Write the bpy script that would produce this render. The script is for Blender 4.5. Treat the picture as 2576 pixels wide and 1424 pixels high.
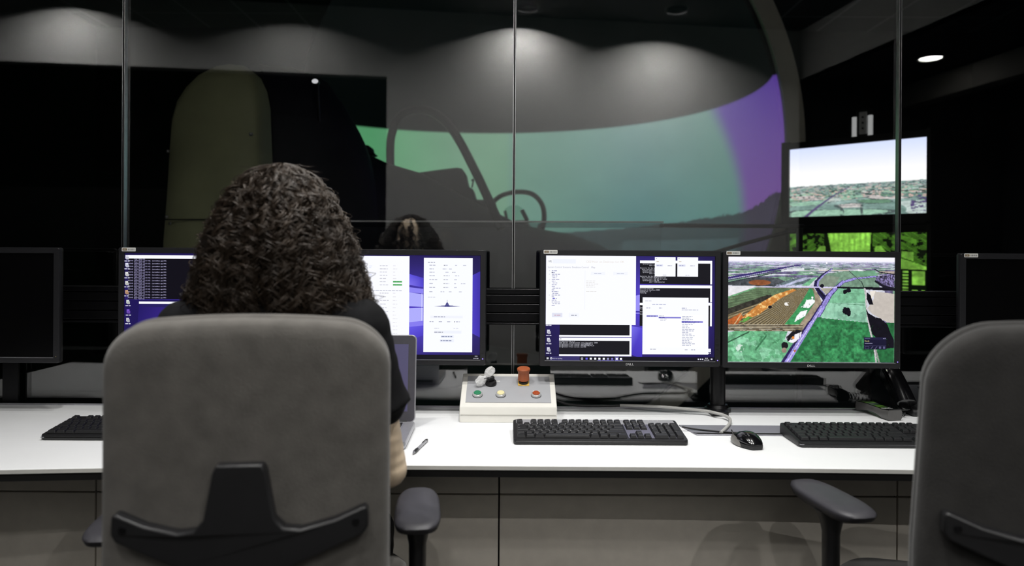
import bpy, bmesh, math, random
import numpy as np
from mathutils import Vector, Matrix
random.seed(7)
RNG = np.random.default_rng(11)
S = bpy.context.scene
C = S.collection
for _o in list(bpy.data.objects):
    bpy.data.objects.remove(_o, do_unlink=True)
pi = math.pi

# ------------------------------------------------------------------ camera
CAMZ = 1.23
F = 1896.0                      # focal length in photo pixels (2576 wide)
PX, PY = 1288.0, 640.0          # principal point
ROLL = math.radians(0.36)
RV = Vector((math.cos(ROLL), 0, math.sin(ROLL)))
UV = Vector((-math.sin(ROLL), 0, math.cos(ROLL)))
cd = bpy.data.cameras.new('camera')
cam = bpy.data.objects.new('camera', cd)
C.objects.link(cam)
cam.matrix_world = Matrix(((RV.x, UV.x, 0, 0), (RV.y, UV.y, -1, 0), (RV.z, UV.z, 0, CAMZ), (0, 0, 0, 1)))
cd.sensor_width = 36.0
cd.lens = 36.0 * F / 2576.0
cd.shift_y = -(712.0 - PY) / 2576.0
cd.clip_start = 0.05
cd.dof.use_dof = True
cd.dof.focus_distance = 2.25
cd.dof.aperture_fstop = 2.4
S.camera = cam

# ------------------------------------------------------------------ world / view
w = bpy.data.worlds.new('world')
S.world = w
w.use_nodes = True
w.node_tree.nodes['Background'].inputs[0].default_value = (0.6, 0.65, 0.7, 1)
w.node_tree.nodes['Background'].inputs[1].default_value = 0.0
S.view_settings.view_transform = 'Standard'
S.view_settings.look = 'None'
S.view_settings.gamma = 1.0
S.view_settings.use_curve_mapping = False
S.view_settings.exposure = 0.0
S.cycles.use_denoising = True
S.cycles.max_bounces = 8
S.cycles.transparent_max_bounces = 24
S.cycles.sample_clamp_indirect = 40.0
S.cycles.caustics_reflective = False
S.cycles.caustics_refractive = False

# the operator room is turned a little against the glass; these lines give its back wall
GL = 2.46                       # distance of the glass partition
def back_y(x): return 2 * GL - (6.836 + 0.151 * x)
BN = Vector((0.1493, 0.9888, 0))            # back wall normal (into the room)
BT = Vector((0.9888, -0.1493, 0))           # along the back wall, to the right
CEIL = 3.40
LAMPS = []                      # ceiling lamps: (x, y, z, watts, cone deg, blend, kind)
for x, off, watt, cone in ((-3.67, 0.36, 92, 160), (-1.90, 0.48, 44, 160), (0.08, 0.29, 116, 164), (1.36, 0.46, 170, 160)):
    LAMPS.append((x + BN.x * off, back_y(x) + BN.y * off, CEIL, watt, cone, 1.0, 'wall'))
for x, y, watt in ((-0.75, 1.24, 105), (0.15, 1.12, 115), (1.0, 1.22, 80), (-0.75, 1.85, 36), (0.15, 1.85, 50), (1.0, 1.85, 32)):
    LAMPS.append((x, y, CEIL, watt, 80, 0.8, 'desk'))
for x, y, watt in ((-2.3, -0.3, 46), (-0.5, -0.55, 60), (1.3, -0.8, 62)):  # unseen fill lamps, added to lift the back wall and chair backs
    LAMPS.append((x, y, CEIL, watt, 160, 1.0, 'room'))
for x, D, watt in ((3.56, 6.42, 8), (4.53, 6.67, 8)):
    LAMPS.append((x, 2 * GL - D, 2.93, watt, 120, 0.6, 'soffit'))

# ------------------------------------------------------------------ helpers
def P(px, py, d):
    v = RV * ((px - PX) / F * d) - UV * ((py - PY) / F * d)
    return Vector((v.x, d, v.z + CAMZ))
def onz(px, py, z):
    k = (-(py - PY) * math.cos(ROLL) + (px - PX) * math.sin(ROLL)) / F
    return P(px, py, (z - CAMZ) / k)
def lin(c):
    return tuple((v / 255 / 12.92) if v / 255 <= 0.04045 else ((v / 255 + 0.055) / 1.055) ** 2.4 for v in c)

MATS = {}
def mat(name, rgb, rough=0.5, metal=0.0, noise=None, bump=None, spec=0.5, coat=0.0, emit=None, estr=1.0, sheen=0.0):
    if name in MATS: return MATS[name]
    m = bpy.data.materials.new(name); m.use_nodes = True
    nt = m.node_tree; b = nt.nodes['Principled BSDF']
    c = lin(rgb)
    b.inputs['Base Color'].default_value = (*c, 1)
    b.inputs['Roughness'].default_value = rough
    b.inputs['Metallic'].default_value = metal
    b.inputs['Specular IOR Level'].default_value = spec
    b.inputs['Coat Weight'].default_value = coat
    b.inputs['Sheen Weight'].default_value = sheen
    tc = nt.nodes.new('ShaderNodeTexCoord')
    if noise:
        sc, am = noise
        n = nt.nodes.new('ShaderNodeTexNoise'); n.inputs['Scale'].default_value = sc; n.inputs['Detail'].default_value = 4
        r = nt.nodes.new('ShaderNodeValToRGB')
        r.color_ramp.elements[0].position = 0.3; r.color_ramp.elements[1].position = 0.7
        r.color_ramp.elements[0].color = (*[v * (1 - am) for v in c], 1)
        r.color_ramp.elements[1].color = (*[min(1, v * (1 + am)) for v in c], 1)
        nt.links.new(tc.outputs['Object'], n.inputs['Vector'])
        nt.links.new(n.outputs['Fac'], r.inputs['Fac'])
        nt.links.new(r.outputs['Color'], b.inputs['Base Color'])
    if bump:
        sc, st = bump
        n = nt.nodes.new('ShaderNodeTexNoise'); n.inputs['Scale'].default_value = sc; n.inputs['Detail'].default_value = 3
        bp = nt.nodes.new('ShaderNodeBump'); bp.inputs['Strength'].default_value = st; bp.inputs['Distance'].default_value = 0.002
        nt.links.new(tc.outputs['Object'], n.inputs['Vector'])
        nt.links.new(n.outputs['Fac'], bp.inputs['Height'])
        nt.links.new(bp.outputs['Normal'], b.inputs['Normal'])
    if emit is not None:
        b.inputs['Emission Color'].default_value = (*lin(emit), 1)
        b.inputs['Emission Strength'].default_value = estr
    MATS[name] = m
    return m

def emat(name, strength=1.0, base=(5, 5, 6), rough=0.35, spec=0.3):
    """a lit display: emits its picture (colour attribute 'Col')"""
    if name in MATS: return MATS[name]
    m = mat(name, base, rough, spec=spec)
    nt = m.node_tree; b = nt.nodes['Principled BSDF']
    at = nt.nodes.new('ShaderNodeAttribute'); at.attribute_name = 'Col'
    nt.links.new(at.outputs['Color'], b.inputs['Emission Color'])
    b.inputs['Emission Strength'].default_value = strength
    return m

def glassmat(name, tint=(1, 1, 1), f0=0.04):
    if name in MATS: return MATS[name]
    m = bpy.data.materials.new(name); m.use_nodes = True
    nt = m.node_tree; nt.nodes.remove(nt.nodes['Principled BSDF'])
    out = nt.nodes['Material Output']
    tr = nt.nodes.new('ShaderNodeBsdfTransparent'); tr.inputs['Color'].default_value = (*tint, 1)
    gl = nt.nodes.new('ShaderNodeBsdfGlossy'); gl.inputs['Roughness'].default_value = 0.0
    lw = nt.nodes.new('ShaderNodeLayerWeight'); lw.inputs['Blend'].default_value = 0.5
    pw = nt.nodes.new('ShaderNodeMath'); pw.operation = 'POWER'; pw.inputs[1].default_value = 5
    ml = nt.nodes.new('ShaderNodeMath'); ml.operation = 'MULTIPLY_ADD'; ml.inputs[1].default_value = 1 - f0; ml.inputs[2].default_value = f0
    mx = nt.nodes.new('ShaderNodeMixShader')
    nt.links.new(lw.outputs['Facing'], pw.inputs[0]); nt.links.new(pw.outputs[0], ml.inputs[0])
    nt.links.new(ml.outputs[0], mx.inputs['Fac'])
    nt.links.new(tr.outputs[0], mx.inputs[1]); nt.links.new(gl.outputs[0], mx.inputs[2])
    nt.links.new(mx.outputs[0], out.inputs['Surface'])
    MATS[name] = m
    return m

def tag(o, label=None, cat=None, group=None, kind=None):
    if label: o['label'] = label
    if cat: o['category'] = cat
    if group: o['group'] = group
    if kind: o['kind'] = kind
    return o
def thing(name, label, cat, loc=(0, 0, 0), rz=0.0, group=None):
    o = bpy.data.objects.new(name, None); C.objects.link(o)
    o.empty_display_size = 0.05
    o.location = loc; o.rotation_euler = (0, 0, rz)
    return tag(o, label, cat, group)

class MB:
    def __init__(s): s.v = []; s.f = []; s.m = []; s.xf = None
    def add(s, vs, fs, mi=0):
        n = len(s.v)
        if s.xf is not None: vs = [s.xf @ Vector(p) for p in vs]
        s.v += [tuple(p) for p in vs]
        s.f += [tuple(i + n for i in f) for f in fs]
        s.m += [mi] * len(fs)
        return s
    def box(s, c, d, mi=0, rot=None):
        hx, hy, hz = d[0] / 2, d[1] / 2, d[2] / 2
        vs = [Vector((x, y, z)) for x in (-hx, hx) for y in (-hy, hy) for z in (-hz, hz)]
        if rot is not None: vs = [rot @ p for p in vs]
        c = Vector(c)
        return s.add([p + c for p in vs], [(0, 1, 3, 2), (4, 6, 7, 5), (0, 4, 5, 1), (2, 3, 7, 6), (0, 2, 6, 4), (1, 5, 7, 3)], mi)
    def prism(s, pts, h, plane='xz', off=0.0, mi=0):
        """polygon pts extruded by h along the third axis from off"""
        def q(a, b, k):
            return {'xz': (a, k, b), 'xy': (a, b, k), 'yz': (k, a, b)}[plane]
        n = len(pts)
        ar = sum(pts[i][0] * pts[(i + 1) % n][1] - pts[(i + 1) % n][0] * pts[i][1] for i in range(n))
        if ar < 0: pts = pts[::-1]
        vs = [q(a, b, off) for a, b in pts] + [q(a, b, off + h) for a, b in pts]
        fl = plane in ('xz',)
        fs = []
        for i in range(n):
            j = (i + 1) % n
            fs.append((i, j, n + j, n + i) if not fl else (j, i, n + i, n + j))
        fs.append(tuple(range(n))[::-1] if not fl else tuple(range(n)))
        fs.append(tuple(range(n, 2 * n)) if not fl else tuple(range(n, 2 * n))[::-1])
        return s.add(vs, fs, mi)
    def loft(s, rings, mi=0, cap=True, closed=True):
        n = len(rings[0]); vs = [p for r in rings for p in r]; fs = []
        for k in range(len(rings) - 1):
            for i in range(n if closed else n - 1):
                j = (i + 1) % n
                fs.append((k * n + i, k * n + j, (k + 1) * n + j, (k + 1) * n + i))
        if cap:
            fs.append(tuple(range(n))[::-1]); b = (len(rings) - 1) * n
            fs.append(tuple(range(b, b + n)))
        return s.add(vs, fs, mi)
    def lathe(s, prof, n=32, c=(0, 0, 0), mi=0, axis='z'):
        c = Vector(c); rings = []
        for r, h in prof:
            ring = []
            for i in range(n):
                a = 2 * pi * i / n
                p = (r * math.cos(a), r * math.sin(a), h)
                if axis == 'y': p = (p[0], -p[2], p[1])
                if axis == 'x': p = (p[2], p[0], p[1])
                ring.append(c + Vector(p))
            rings.append(ring)
        return s.loft(rings, mi)
    def tube(s, pts, r, n=8, mi=0, rr=None, smooth=True, squash=None):
        pts = [Vector(p) for p in pts]
        rad = rr if rr else [r] * len(pts)
        if smooth and len(pts) > 2:
            np_, nr = [], []
            for i in range(len(pts) - 1):
                p0 = pts[max(i - 1, 0)]; p1 = pts[i]; p2 = pts[i + 1]; p3 = pts[min(i + 2, len(pts) - 1)]
                for k in range(6):
                    t = k / 6
                    np_.append(0.5 * ((2 * p1) + (p2 - p0) * t + (2 * p0 - 5 * p1 + 4 * p2 - p3) * t * t + (3 * p1 - p0 - 3 * p2 + p3) * t ** 3))
                    nr.append(rad[i] * (1 - t) + rad[i + 1] * t)
            np_.append(pts[-1]); nr.append(rad[-1]); pts, rad = np_, nr
        t0 = (pts[1] - pts[0]).normalized()
        up = Vector((0, 0, 1)) if abs(t0.z) < 0.9 else Vector((1, 0, 0))
        nx = t0.cross(up).normalized(); rings = []
        for i, p in enumerate(pts):
            t = (pts[min(i + 1, len(pts) - 1)] - pts[max(i - 1, 0)]).normalized()
            nx = (nx - t * nx.dot(t)).normalized(); ny = t.cross(nx)
            sq = squash or (1, 1)
            rings.append([p + (nx * math.cos(2 * pi * k / n) * sq[0] + ny * math.sin(2 * pi * k / n) * sq[1]) * rad[i] for k in range(n)])
        return s.loft(rings, mi)
    def ball(s, c, r, n=16, mi=0, sc=(1, 1, 1)):
        prof = [(r * math.sin(pi * k / n), -r * math.cos(pi * k / n)) for k in range(1, n)]
        c = Vector(c); rings = []
        for rr, h in prof:
            rings.append([c + Vector((rr * math.cos(2 * pi * i / (2 * n)) * sc[0], rr * math.sin(2 * pi * i / (2 * n)) * sc[1], h * sc[2])) for i in range(2 * n)])
        return s.loft(rings, mi)
    def build(s, name, mats, parent=None, bevel=0.0, seg=2, ang=0.6, smooth=True, sub=0):
        me = bpy.data.meshes.new(name)
        me.from_pydata(s.v, [], s.f)
        if not isinstance(mats, (list, tuple)): mats = [mats]
        for m in mats: me.materials.append(m)
        me.polygons.foreach_set('material_index', s.m)
        if smooth:
            me.polygons.foreach_set('use_smooth', [True] * len(s.f))
            me.set_sharp_from_angle(angle=ang)
        me.update()
        o = bpy.data.objects.new(name, me); C.objects.link(o)
        if parent is not None: o.parent = parent
        if bevel > 0:
            b = o.modifiers.new('bevel', 'BEVEL'); b.width = bevel; b.segments = seg; b.limit_method = 'ANGLE'; b.angle_limit = 0.7
        if sub:
            d = o.modifiers.new('sub', 'SUBSURF'); d.levels = sub; d.render_levels = sub
        return o
def bx(name, c, d, m, parent=None, bevel=0.0, rot=None):
    return MB().box(c, d, rot=rot).build(name, m, parent, bevel)
def rrect(w, h, r, n=5, cx=0, cy=0):
    pts = []
    for sx, sy, a0 in ((1, 1, 0), (-1, 1, 90), (-1, -1, 180), (1, -1, 270)):
        for k in range(n + 1):
            a = math.radians(a0 + 90 * k / n)
            pts.append((cx + sx * (w / 2 - r) + r * math.cos(a), cy + sy * (h / 2 - r) + r * math.sin(a)))
    return pts

# ---- glyphs of the built-in font, as flat triangles
GLY = {}
def load_glyphs(chars):
    tmp = []
    for ch in chars:
        cu = bpy.data.curves.new('g', 'FONT'); cu.body = ch; cu.size = 1; cu.resolution_u = 2
        o = bpy.data.objects.new('g', cu); C.objects.link(o); tmp.append((ch, o, cu))
    bpy.context.view_layer.update()
    dg = bpy.context.evaluated_depsgraph_get()
    for ch, o, cu in tmp:
        me = bpy.data.meshes.new_from_object(o.evaluated_get(dg))
        vs = [(v.co.x, v.co.y) for v in me.vertices]
        fs = [tuple(p.vertices) for p in me.polygons]
        if vs:
            x0 = min(v[0] for v in vs); x1 = max(v[0] for v in vs)
            GLY[ch] = ([(v[0] - x0, v[1]) for v in vs], fs, x1 - x0)
        bpy.data.meshes.remove(me)
        bpy.data.objects.remove(o); bpy.data.curves.remove(cu)
load_glyphs("ABCDEFGHIJKLMNOPQRSTUVWXYZabcdefghijklmnopqrstuvwxyz0123456789:;.,-_+=()[]/*%<>@'")
def text2d(s, size, mono=None):
    """-> list of (verts, faces), total width; origin at the left end of the base line"""
    out = []; x = 0.0
    for ch in s:
        if ch == ' ' or ch not in GLY:
            x += mono * size if mono else 0.30 * size; continue
        vs, fs, wd = GLY[ch]
        if mono:
            k = min(1.0, mono * 0.9 / wd); ox = x + (mono - wd * k) * size / 2
            out.append(([(ox + a * k * size, b * size) for a, b in vs], fs)); x += mono * size
        else:
            out.append(([(x + a * size, b * size) for a, b in vs], fs)); x += (wd + 0.075) * size
    return out, x

class UI:
    """a picture built of flat coloured shapes, in photo pixels of one display"""
    def __init__(s, x0, y0, x1, y1, w, h):
        s.x0, s.y0, s.sx, s.sy = x0, y0, w / (x1 - x0), h / (y1 - y0)
        s.w, s.h = w, h; s.v = []; s.f = []; s.c = []
    def m(s, x, y): return ((x - s.x0) * s.sx - s.w / 2, s.h / 2 - (y - s.y0) * s.sy)
    def poly(s, pts, col, z=1):
        n = len(s.v); cols = col if isinstance(col[0], (tuple, list)) else [col] * len(pts)
        for (x, y), c in zip(pts, cols):
            a, b = s.m(x, y); s.v.append((a, -0.0004 * z, b)); s.c.append((*lin(c), 1))
        s.f.append(tuple(range(n, n + len(pts)))[::-1])
    def rect(s, x0, y0, x1, y1, col, z=1): s.poly([(x0, y0), (x1, y0), (x1, y1), (x0, y1)], col, z)
    def line(s, a, b, wd, col, z=1):
        dx, dy = b[0] - a[0], b[1] - a[1]; L = math.hypot(dx, dy) or 1; nx, ny = -dy / L * wd / 2, dx / L * wd / 2
        s.poly([(a[0] + nx, a[1] + ny), (b[0] + nx, b[1] + ny), (b[0] - nx, b[1] - ny), (a[0] - nx, a[1] - ny)], col, z)
    def text(s, x, y, t, size, col, z=3, mono=None, wscale=1.0, fit=None):
        gl, W = text2d(t, size, mono)
        k = fit / W if fit else wscale
        for vs, fs in gl:
            n = len(s.v)
            for a, b in vs:
                p = s.m(x + a * k, y - b); s.v.append((p[0], -0.0004 * z, p[1])); s.c.append((*lin(col), 1))
            s.f += [tuple(i + n for i in f) for f in fs]
    def grey_text(s, x, y, wd, col, z=3, hgt=2.6):
        """unreadable small print: short word blocks"""
        e = x + wd
        while x < e - 1:
            q = min(random.uniform(4, 9), e - x); s.rect(x, y - hgt / 2, x + q, y + hgt / 2, col, z); x += q + 1.6
    def build(s, name, m, parent, y=0.0):
        me = bpy.data.meshes.new(name)
        me.from_pydata([(a, b + y, c) for a, b, c in s.v], [], s.f)
        me.materials.append(m)
        at = me.color_attributes.new('Col', 'FLOAT_COLOR', 'POINT')
        at.data.foreach_set('color', np.array(s.c, dtype=np.float32).ravel())
        o = bpy.data.objects.new(name, me); C.objects.link(o); o.parent = parent
        return o

def raster_mesh(name, img, w, h, m, parent, y=0.0):
    """a display picture as a fine grid of coloured points; img = H x W x 3 (linear), row 0 on top"""
    H, W = img.shape[:2]
    xs = np.linspace(-w / 2, w / 2, W); zs = np.linspace(h / 2, -h / 2, H)
    X, Z = np.meshgrid(xs, zs)
    co = np.stack([X, np.full_like(X, y), Z], -1).reshape(-1, 3)
    i = np.arange(H * W).reshape(H, W)
    q = np.stack([i[:-1, :-1], i[1:, :-1], i[1:, 1:], i[:-1, 1:]], -1).reshape(-1, 4)
    me = bpy.data.meshes.new(name)
    me.vertices.add(len(co)); me.vertices.foreach_set('co', co.astype(np.float32).ravel())
    me.loops.add(q.size); me.loops.foreach_set('vertex_index', q.ravel().astype(np.int32))
    me.polygons.add(len(q)); me.polygons.foreach_set('loop_start', np.arange(0, q.size, 4, dtype=np.int32))
    me.update(calc_edges=True)
    me.materials.append(m)
    at = me.color_attributes.new('Col', 'FLOAT_COLOR', 'POINT')
    at.data.foreach_set('color', np.concatenate([img.reshape(-1, 3), np.ones((H * W, 1))], 1).astype(np.float32).ravel())
    o = bpy.data.objects.new(name, me); C.objects.link(o); o.parent = parent
    return o

def vnoise(U, V, fx, fy, seed=0):
    """smooth value noise"""
    r = np.random.default_rng(seed); n = 256; g = r.random((n, n))
    x = U * fx; y = V * fy
    xi = np.floor(x).astype(int); yi = np.floor(y).astype(int); xf = x - xi; yf = y - yi
    xf = xf * xf * (3 - 2 * xf); yf = yf * yf * (3 - 2 * yf)
    a = g[yi % n, xi % n]; b = g[yi % n, (xi + 1) % n]; c = g[(yi + 1) % n, xi % n]; d = g[(yi + 1) % n, (xi + 1) % n]
    return (a * (1 - xf) + b * xf) * (1 - yf) + (c * (1 - xf) + d * xf) * yf
def fbm(U, V, fx, fy, seed=0, o=4):
    t = 0; s = 0; a = 1
    for k in range(o):
        t = t + a * vnoise(U + 0.37 * k, V + 0.71 * k, fx * 2 ** k, fy * 2 ** k, seed + k); s += a; a *= 0.55
    return t / s
def inpoly(X, Y, pts):
    r = np.zeros(X.shape, bool); n = len(pts)
    for i in range(n):
        x0, y0 = pts[i]; x1, y1 = pts[(i + 1) % n]
        if y0 == y1: continue
        c = ((y0 > Y) != (y1 > Y)) & (X < (x1 - x0) * (Y - y0) / (y1 - y0) + x0)
        r ^= c
    return r
def dseg(X, Y, a, b):
    dx, dy = b[0] - a[0], b[1] - a[1]
    t = np.clip(((X - a[0]) * dx + (Y - a[1]) * dy) / (dx * dx + dy * dy + 1e-9), 0, 1)
    return np.hypot(X - a[0] - t * dx, Y - a[1] - t * dy)
def lin_arr(a):
    a = np.clip(a, 0, 255) / 255
    return np.where(a <= 0.04045, a / 12.92, ((a + 0.055) / 1.055) ** 2.4)

# ------------------------------------------------------------------ materials
m_white_wall = mat('painted_wall', (232, 232, 230), 0.8, noise=(3, 0.02))
m_dark_wall = mat('dark_wall', (28, 28, 30), 0.85, noise=(2, 0.1))
m_grey_wall = mat('grey_wall', (120, 118, 114), 0.85, noise=(2, 0.05))
m_black = mat('black_cloth', (7, 7, 8), 0.95, noise=(5, 0.2))
m_ceiling = mat('charcoal_ceiling', (30, 30, 31), 0.9, noise=(6, 0.1))
m_carpet = mat('charcoal_carpet', (52, 51, 50), 0.98, noise=(120, 0.35), bump=(300, 0.4))
m_hall_floor = mat('dark_hall_floor', (30, 30, 32), 0.6, noise=(4, 0.15))
m_glass = glassmat('clear_glass', (0.985, 0.99, 0.987), 0.11)
m_glass2 = glassmat('railing_glass', (0.90, 0.92, 0.92), 0.02)
m_steel = mat('brushed_steel', (190, 190, 192), 0.3, 1.0, noise=(60, 0.08))
m_alu = mat('satin_aluminium', (176, 176, 182), 0.35, 0.9, noise=(80, 0.06))
m_desk = mat('white_laminate', (238, 239, 240), 0.42, noise=(8, 0.012), spec=0.4)
m_edge = mat('pale_grey_edging', (214, 213, 208), 0.5, noise=(20, 0.03))
m_black_pl = mat('black_plastic', (19, 19, 21), 0.45, noise=(40, 0.12), bump=(700, 0.12))
m_black_gl = mat('glossy_black_plastic', (12, 12, 14), 0.16, noise=(30, 0.1), coat=0.3)
m_bezel = mat('monitor_bezel', (31, 31, 34), 0.42, noise=(60, 0.1), bump=(900, 0.1))
m_key = mat('key_black', (20, 20, 23), 0.5, noise=(200, 0.08))
m_kb_silver = mat('keyboard_grey', (96, 95, 110), 0.4, 0.0, noise=(90, 0.05))
m_legend = mat('key_legend', (225, 225, 225), 0.5, noise=(50, 0.02))
m_cab = mat('cabinet_grey', (222, 215, 203), 0.55, noise=(25, 0.05))
m_dark_gap = mat('near_black', (10, 10, 10), 0.8, noise=(10, 0.1))  # plain near-black for undersides, plinths, seams and slots
m_fabric = mat('grey_chair_fabric', (98, 95, 91), 0.95, noise=(26, 0.16), bump=(420, 0.5), spec=0.15, sheen=0.25)
m_fabric2 = mat('dimmed_grey_chair_fabric', (52, 51, 50), 0.95, noise=(26, 0.14), bump=(420, 0.5), spec=0.15, sheen=0.2)  # darker copy of the grey fabric, dimming put into its colour
m_chair_pl = mat('chair_black_plastic', (26, 26, 28), 0.42, noise=(30, 0.1), bump=(300, 0.08))
m_cream = mat('console_cream', (222, 220, 213), 0.45, noise=(15, 0.015))
m_panel_grey = mat('console_grey_panel', (165, 166, 170), 0.3, noise=(30, 0.02))
m_label = mat('paper_label', (238, 238, 234), 0.6, noise=(40, 0.02))
m_tan = mat('label_tan', (128, 104, 66), 0.6, noise=(40, 0.05))
m_barcode = mat('label_grey_print', (128, 128, 126), 0.6, noise=(40, 0.1))
m_skin = mat('skin', (248, 224, 194), 0.5, noise=(14, 0.05), bump=(220, 0.1), spec=0.35)
m_shirt = mat('black_cotton', (20, 20, 22), 0.92, noise=(40, 0.2), bump=(300, 0.3), spec=0.2)
m_trousers = mat('dark_trousers', (24, 25, 30), 0.9, noise=(40, 0.2), bump=(300, 0.3))
m_shoe = mat('black_shoe', (18, 18, 18), 0.5, noise=(30, 0.1))
m_hair = mat('dark_brown_hair', (60, 49, 39), 0.46, noise=(16, 0.4), spec=0.5)
m_screen_off = mat('screen_off', (7, 7, 8), 0.22, noise=(10, 0.05), spec=0.4)
m_display = emat('lit_display', 1.05)
m_tv = emat('lit_television', 1.35)
# ================================================================== setting
def struct(o): o['kind'] = 'structure'; return o
def wall_mb(a, b, z0, z1, t=0.1, side=1):
    """wall slab between plan points a and b; thickness to the right of a->b (side=1) or left"""
    a = Vector((a[0], a[1], 0)); b = Vector((b[0], b[1], 0)); d = (b - a).normalized(); n = Vector((d.y, -d.x, 0)) * t * side
    pts = [a, b, b + n, a + n]
    m = MB()
    m.add([Vector((p.x, p.y, z0)) for p in pts] + [Vector((p.x, p.y, z1)) for p in pts],
          [(0, 1, 2, 3), (7, 6, 5, 4), (0, 4, 5, 1), (1, 5, 6, 2), (2, 6, 7, 3), (3, 7, 4, 0)])
    return m
struct(MB().box((0, 3.0, -0.05), (16, 14, 0.1)).build('floor', m_carpet))
# operator room (behind the camera): white back wall with a wide dark opening
def bw(x, off=0.0): return (x + BN.x * off, back_y(x) + BN.y * off)
OP_Z, OPX = 2.80, -1.118
wb = wall_mb(bw(OPX), bw(2.76), 0, 4.0, 0.12, 1)
wm = wall_mb(bw(-6.2), bw(OPX), OP_Z, 4.0, 0.12, 1)
wb.add(wm.v, wm.f)
struct(wb.build('wall_back', m_white_wall, smooth=False))
struct(wall_mb(bw(-6.2, -0.6), bw(OPX + 0.2, -0.6), 0, 3.0, 0.1, 1).build('wall_back_recess', m_black, smooth=False))
cr = Vector((2.76, back_y(2.76), 0))
# right side: lowered soffit with dark panels under it
s_dir = Vector((0.151, 1.0, 0)).normalized()
cr2 = cr + s_dir * 4.6
struct(wall_mb((cr.x, cr.y), (cr2.x, cr2.y), 2.93, 4.0, 0.1, 1).build('wall_right_upper', m_white_wall, smooth=False))
q0 = cr + BT * 0.0 - BN * 0.05; q1 = cr + BT * 3.2 - BN * 0.05
sf = MB().add([Vector((cr.x, cr.y - .1, 2.93)), Vector((q1.x, q1.y, 2.93)), Vector((q1.x, q1.y, 2.93)) + s_dir * 4.7, Vector((cr2.x, cr2.y, 2.93)),
               Vector((cr.x, cr.y - .1, 3.0)), Vector((q1.x, q1.y, 3.0)), Vector((q1.x, q1.y, 3.0)) + s_dir * 4.7, Vector((cr2.x, cr2.y, 3.0))],
              [(0, 1, 2, 3), (7, 6, 5, 4), (0, 4, 5, 1), (1, 5, 6, 2), (2, 6, 7, 3), (3, 7, 4, 0)])
struct(sf.build('ceiling_soffit', m_ceiling, smooth=False))
struct(wall_mb((q0.x, q0.y), (q1.x, q1.y), 0, 2.95, 0.1, 1).build('wall_back_alcove', m_dark_wall, smooth=False))
e0 = cr + BT * 2.2; e1 = e0 + s_dir * 4.7
struct(wall_mb((e0.x, e0.y), (e1.x, e1.y), 0, 2.95, 0.1, 1).build('wall_right', m_dark_wall, smooth=False))
bm_ = MB()
for k, zc in ((1.15, 2.80), ):
    a = cr + BT * k; b = a + s_dir * 4.6; mid = (a + b) / 2
    bm_.box((mid.x, mid.y, zc), (0.16, 4.6, 0.22), rot=Matrix.Rotation(-math.atan2(0.151, 1), 3, 'Z'))
struct(bm_.build('trim_5', m_grey_wall, bevel=0.01))
struct(MB().box((0, -0.05, CEIL + 0.05), (16, 5.0, 0.1)).build('ceiling', m_ceiling))
struct(wall_mb((-6.2, -1.2), (-6.2, 2.5), 0, 3.4, 0.1, -1).build('wall_left', m_dark_wall, smooth=False))
# glass partition: panes and joints
JX = [P(310, 640, GL).x, P(1291.5, 640, GL).x, P(2260, 640, GL).x]
edges = [JX[0] - 1.27] + JX + [JX[2] + 1.27]
for k in range(4):
    o = MB().box(((edges[k] + edges[k + 1]) / 2, GL + 0.006, 1.7), (edges[k + 1] - edges[k] - 0.006, 0.012, 3.4)).build('window_%d' % (k + 1), m_glass, smooth=False)
    struct(o)
for k, x in enumerate(JX):
    t = MB()
    t.box((x - 0.0032, GL + 0.004, 1.7), (0.0026, 0.020, 3.4)).box((x + 0.0032, GL + 0.004, 1.7), (0.0026, 0.020, 3.4))
    t.box((x, GL + 0.006, 1.7), (0.006, 0.010, 3.4), mi=1)
    struct(t.build('trim_%d' % (k + 1), [m_steel, m_dark_gap]))
wp = MB()
wp.box(((edges[0] - 8) / 2, GL + 0.03, 1.7), (8 + edges[0], 0.1, 3.4)); wp.box(((edges[4] + 8) / 2, GL + 0.03, 1.7), (8 - edges[4], 0.1, 3.4))
struct(wp.build('wall_partition', m_dark_wall, smooth=False))
# simulator hall behind the glass
struct(MB().box((0, 9.0, 2.0), (16, 0.1, 4.0)).build('wall_far', m_black, smooth=False))
hw = MB().box((-5.0, 5.75, 2.0), (0.1, 6.5, 4.0)); struct(hw.build('wall_hall_left', m_black, smooth=False))
hw = MB().box((5.5, 5.75, 2.0), (0.1, 6.5, 4.0)); struct(hw.build('wall_hall_right', m_black, smooth=False))
def tile_mat():
    m = mat('hall_ceiling_tiles', (20, 20, 21), 0.8)
    nt = m.node_tree; b = nt.nodes['Principled BSDF']
    tc = nt.nodes.new('ShaderNodeTexCoord'); br = nt.nodes.new('ShaderNodeTexBrick')
    br.offset = 0.0; br.inputs['Scale'].default_value = 1.0
    br.inputs['Brick Width'].default_value = 0.6; br.inputs['Row Height'].default_value = 0.6; br.inputs['Mortar Size'].default_value = 0.012
    br.inputs['Color1'].default_value = (*lin((20, 20, 21)), 1); br.inputs['Color2'].default_value = (*lin((22, 22, 23)), 1); br.inputs['Mortar'].default_value = (*lin((110, 110, 110)), 1)
    nt.links.new(tc.outputs['Object'], br.inputs['Vector']); nt.links.new(br.outputs['Color'], b.inputs['Base Color'])
    return m
struct(MB().box((0, 5.75, 3.95), (16, 6.6, 0.1)).build('ceiling_hall', tile_mat()))

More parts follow.
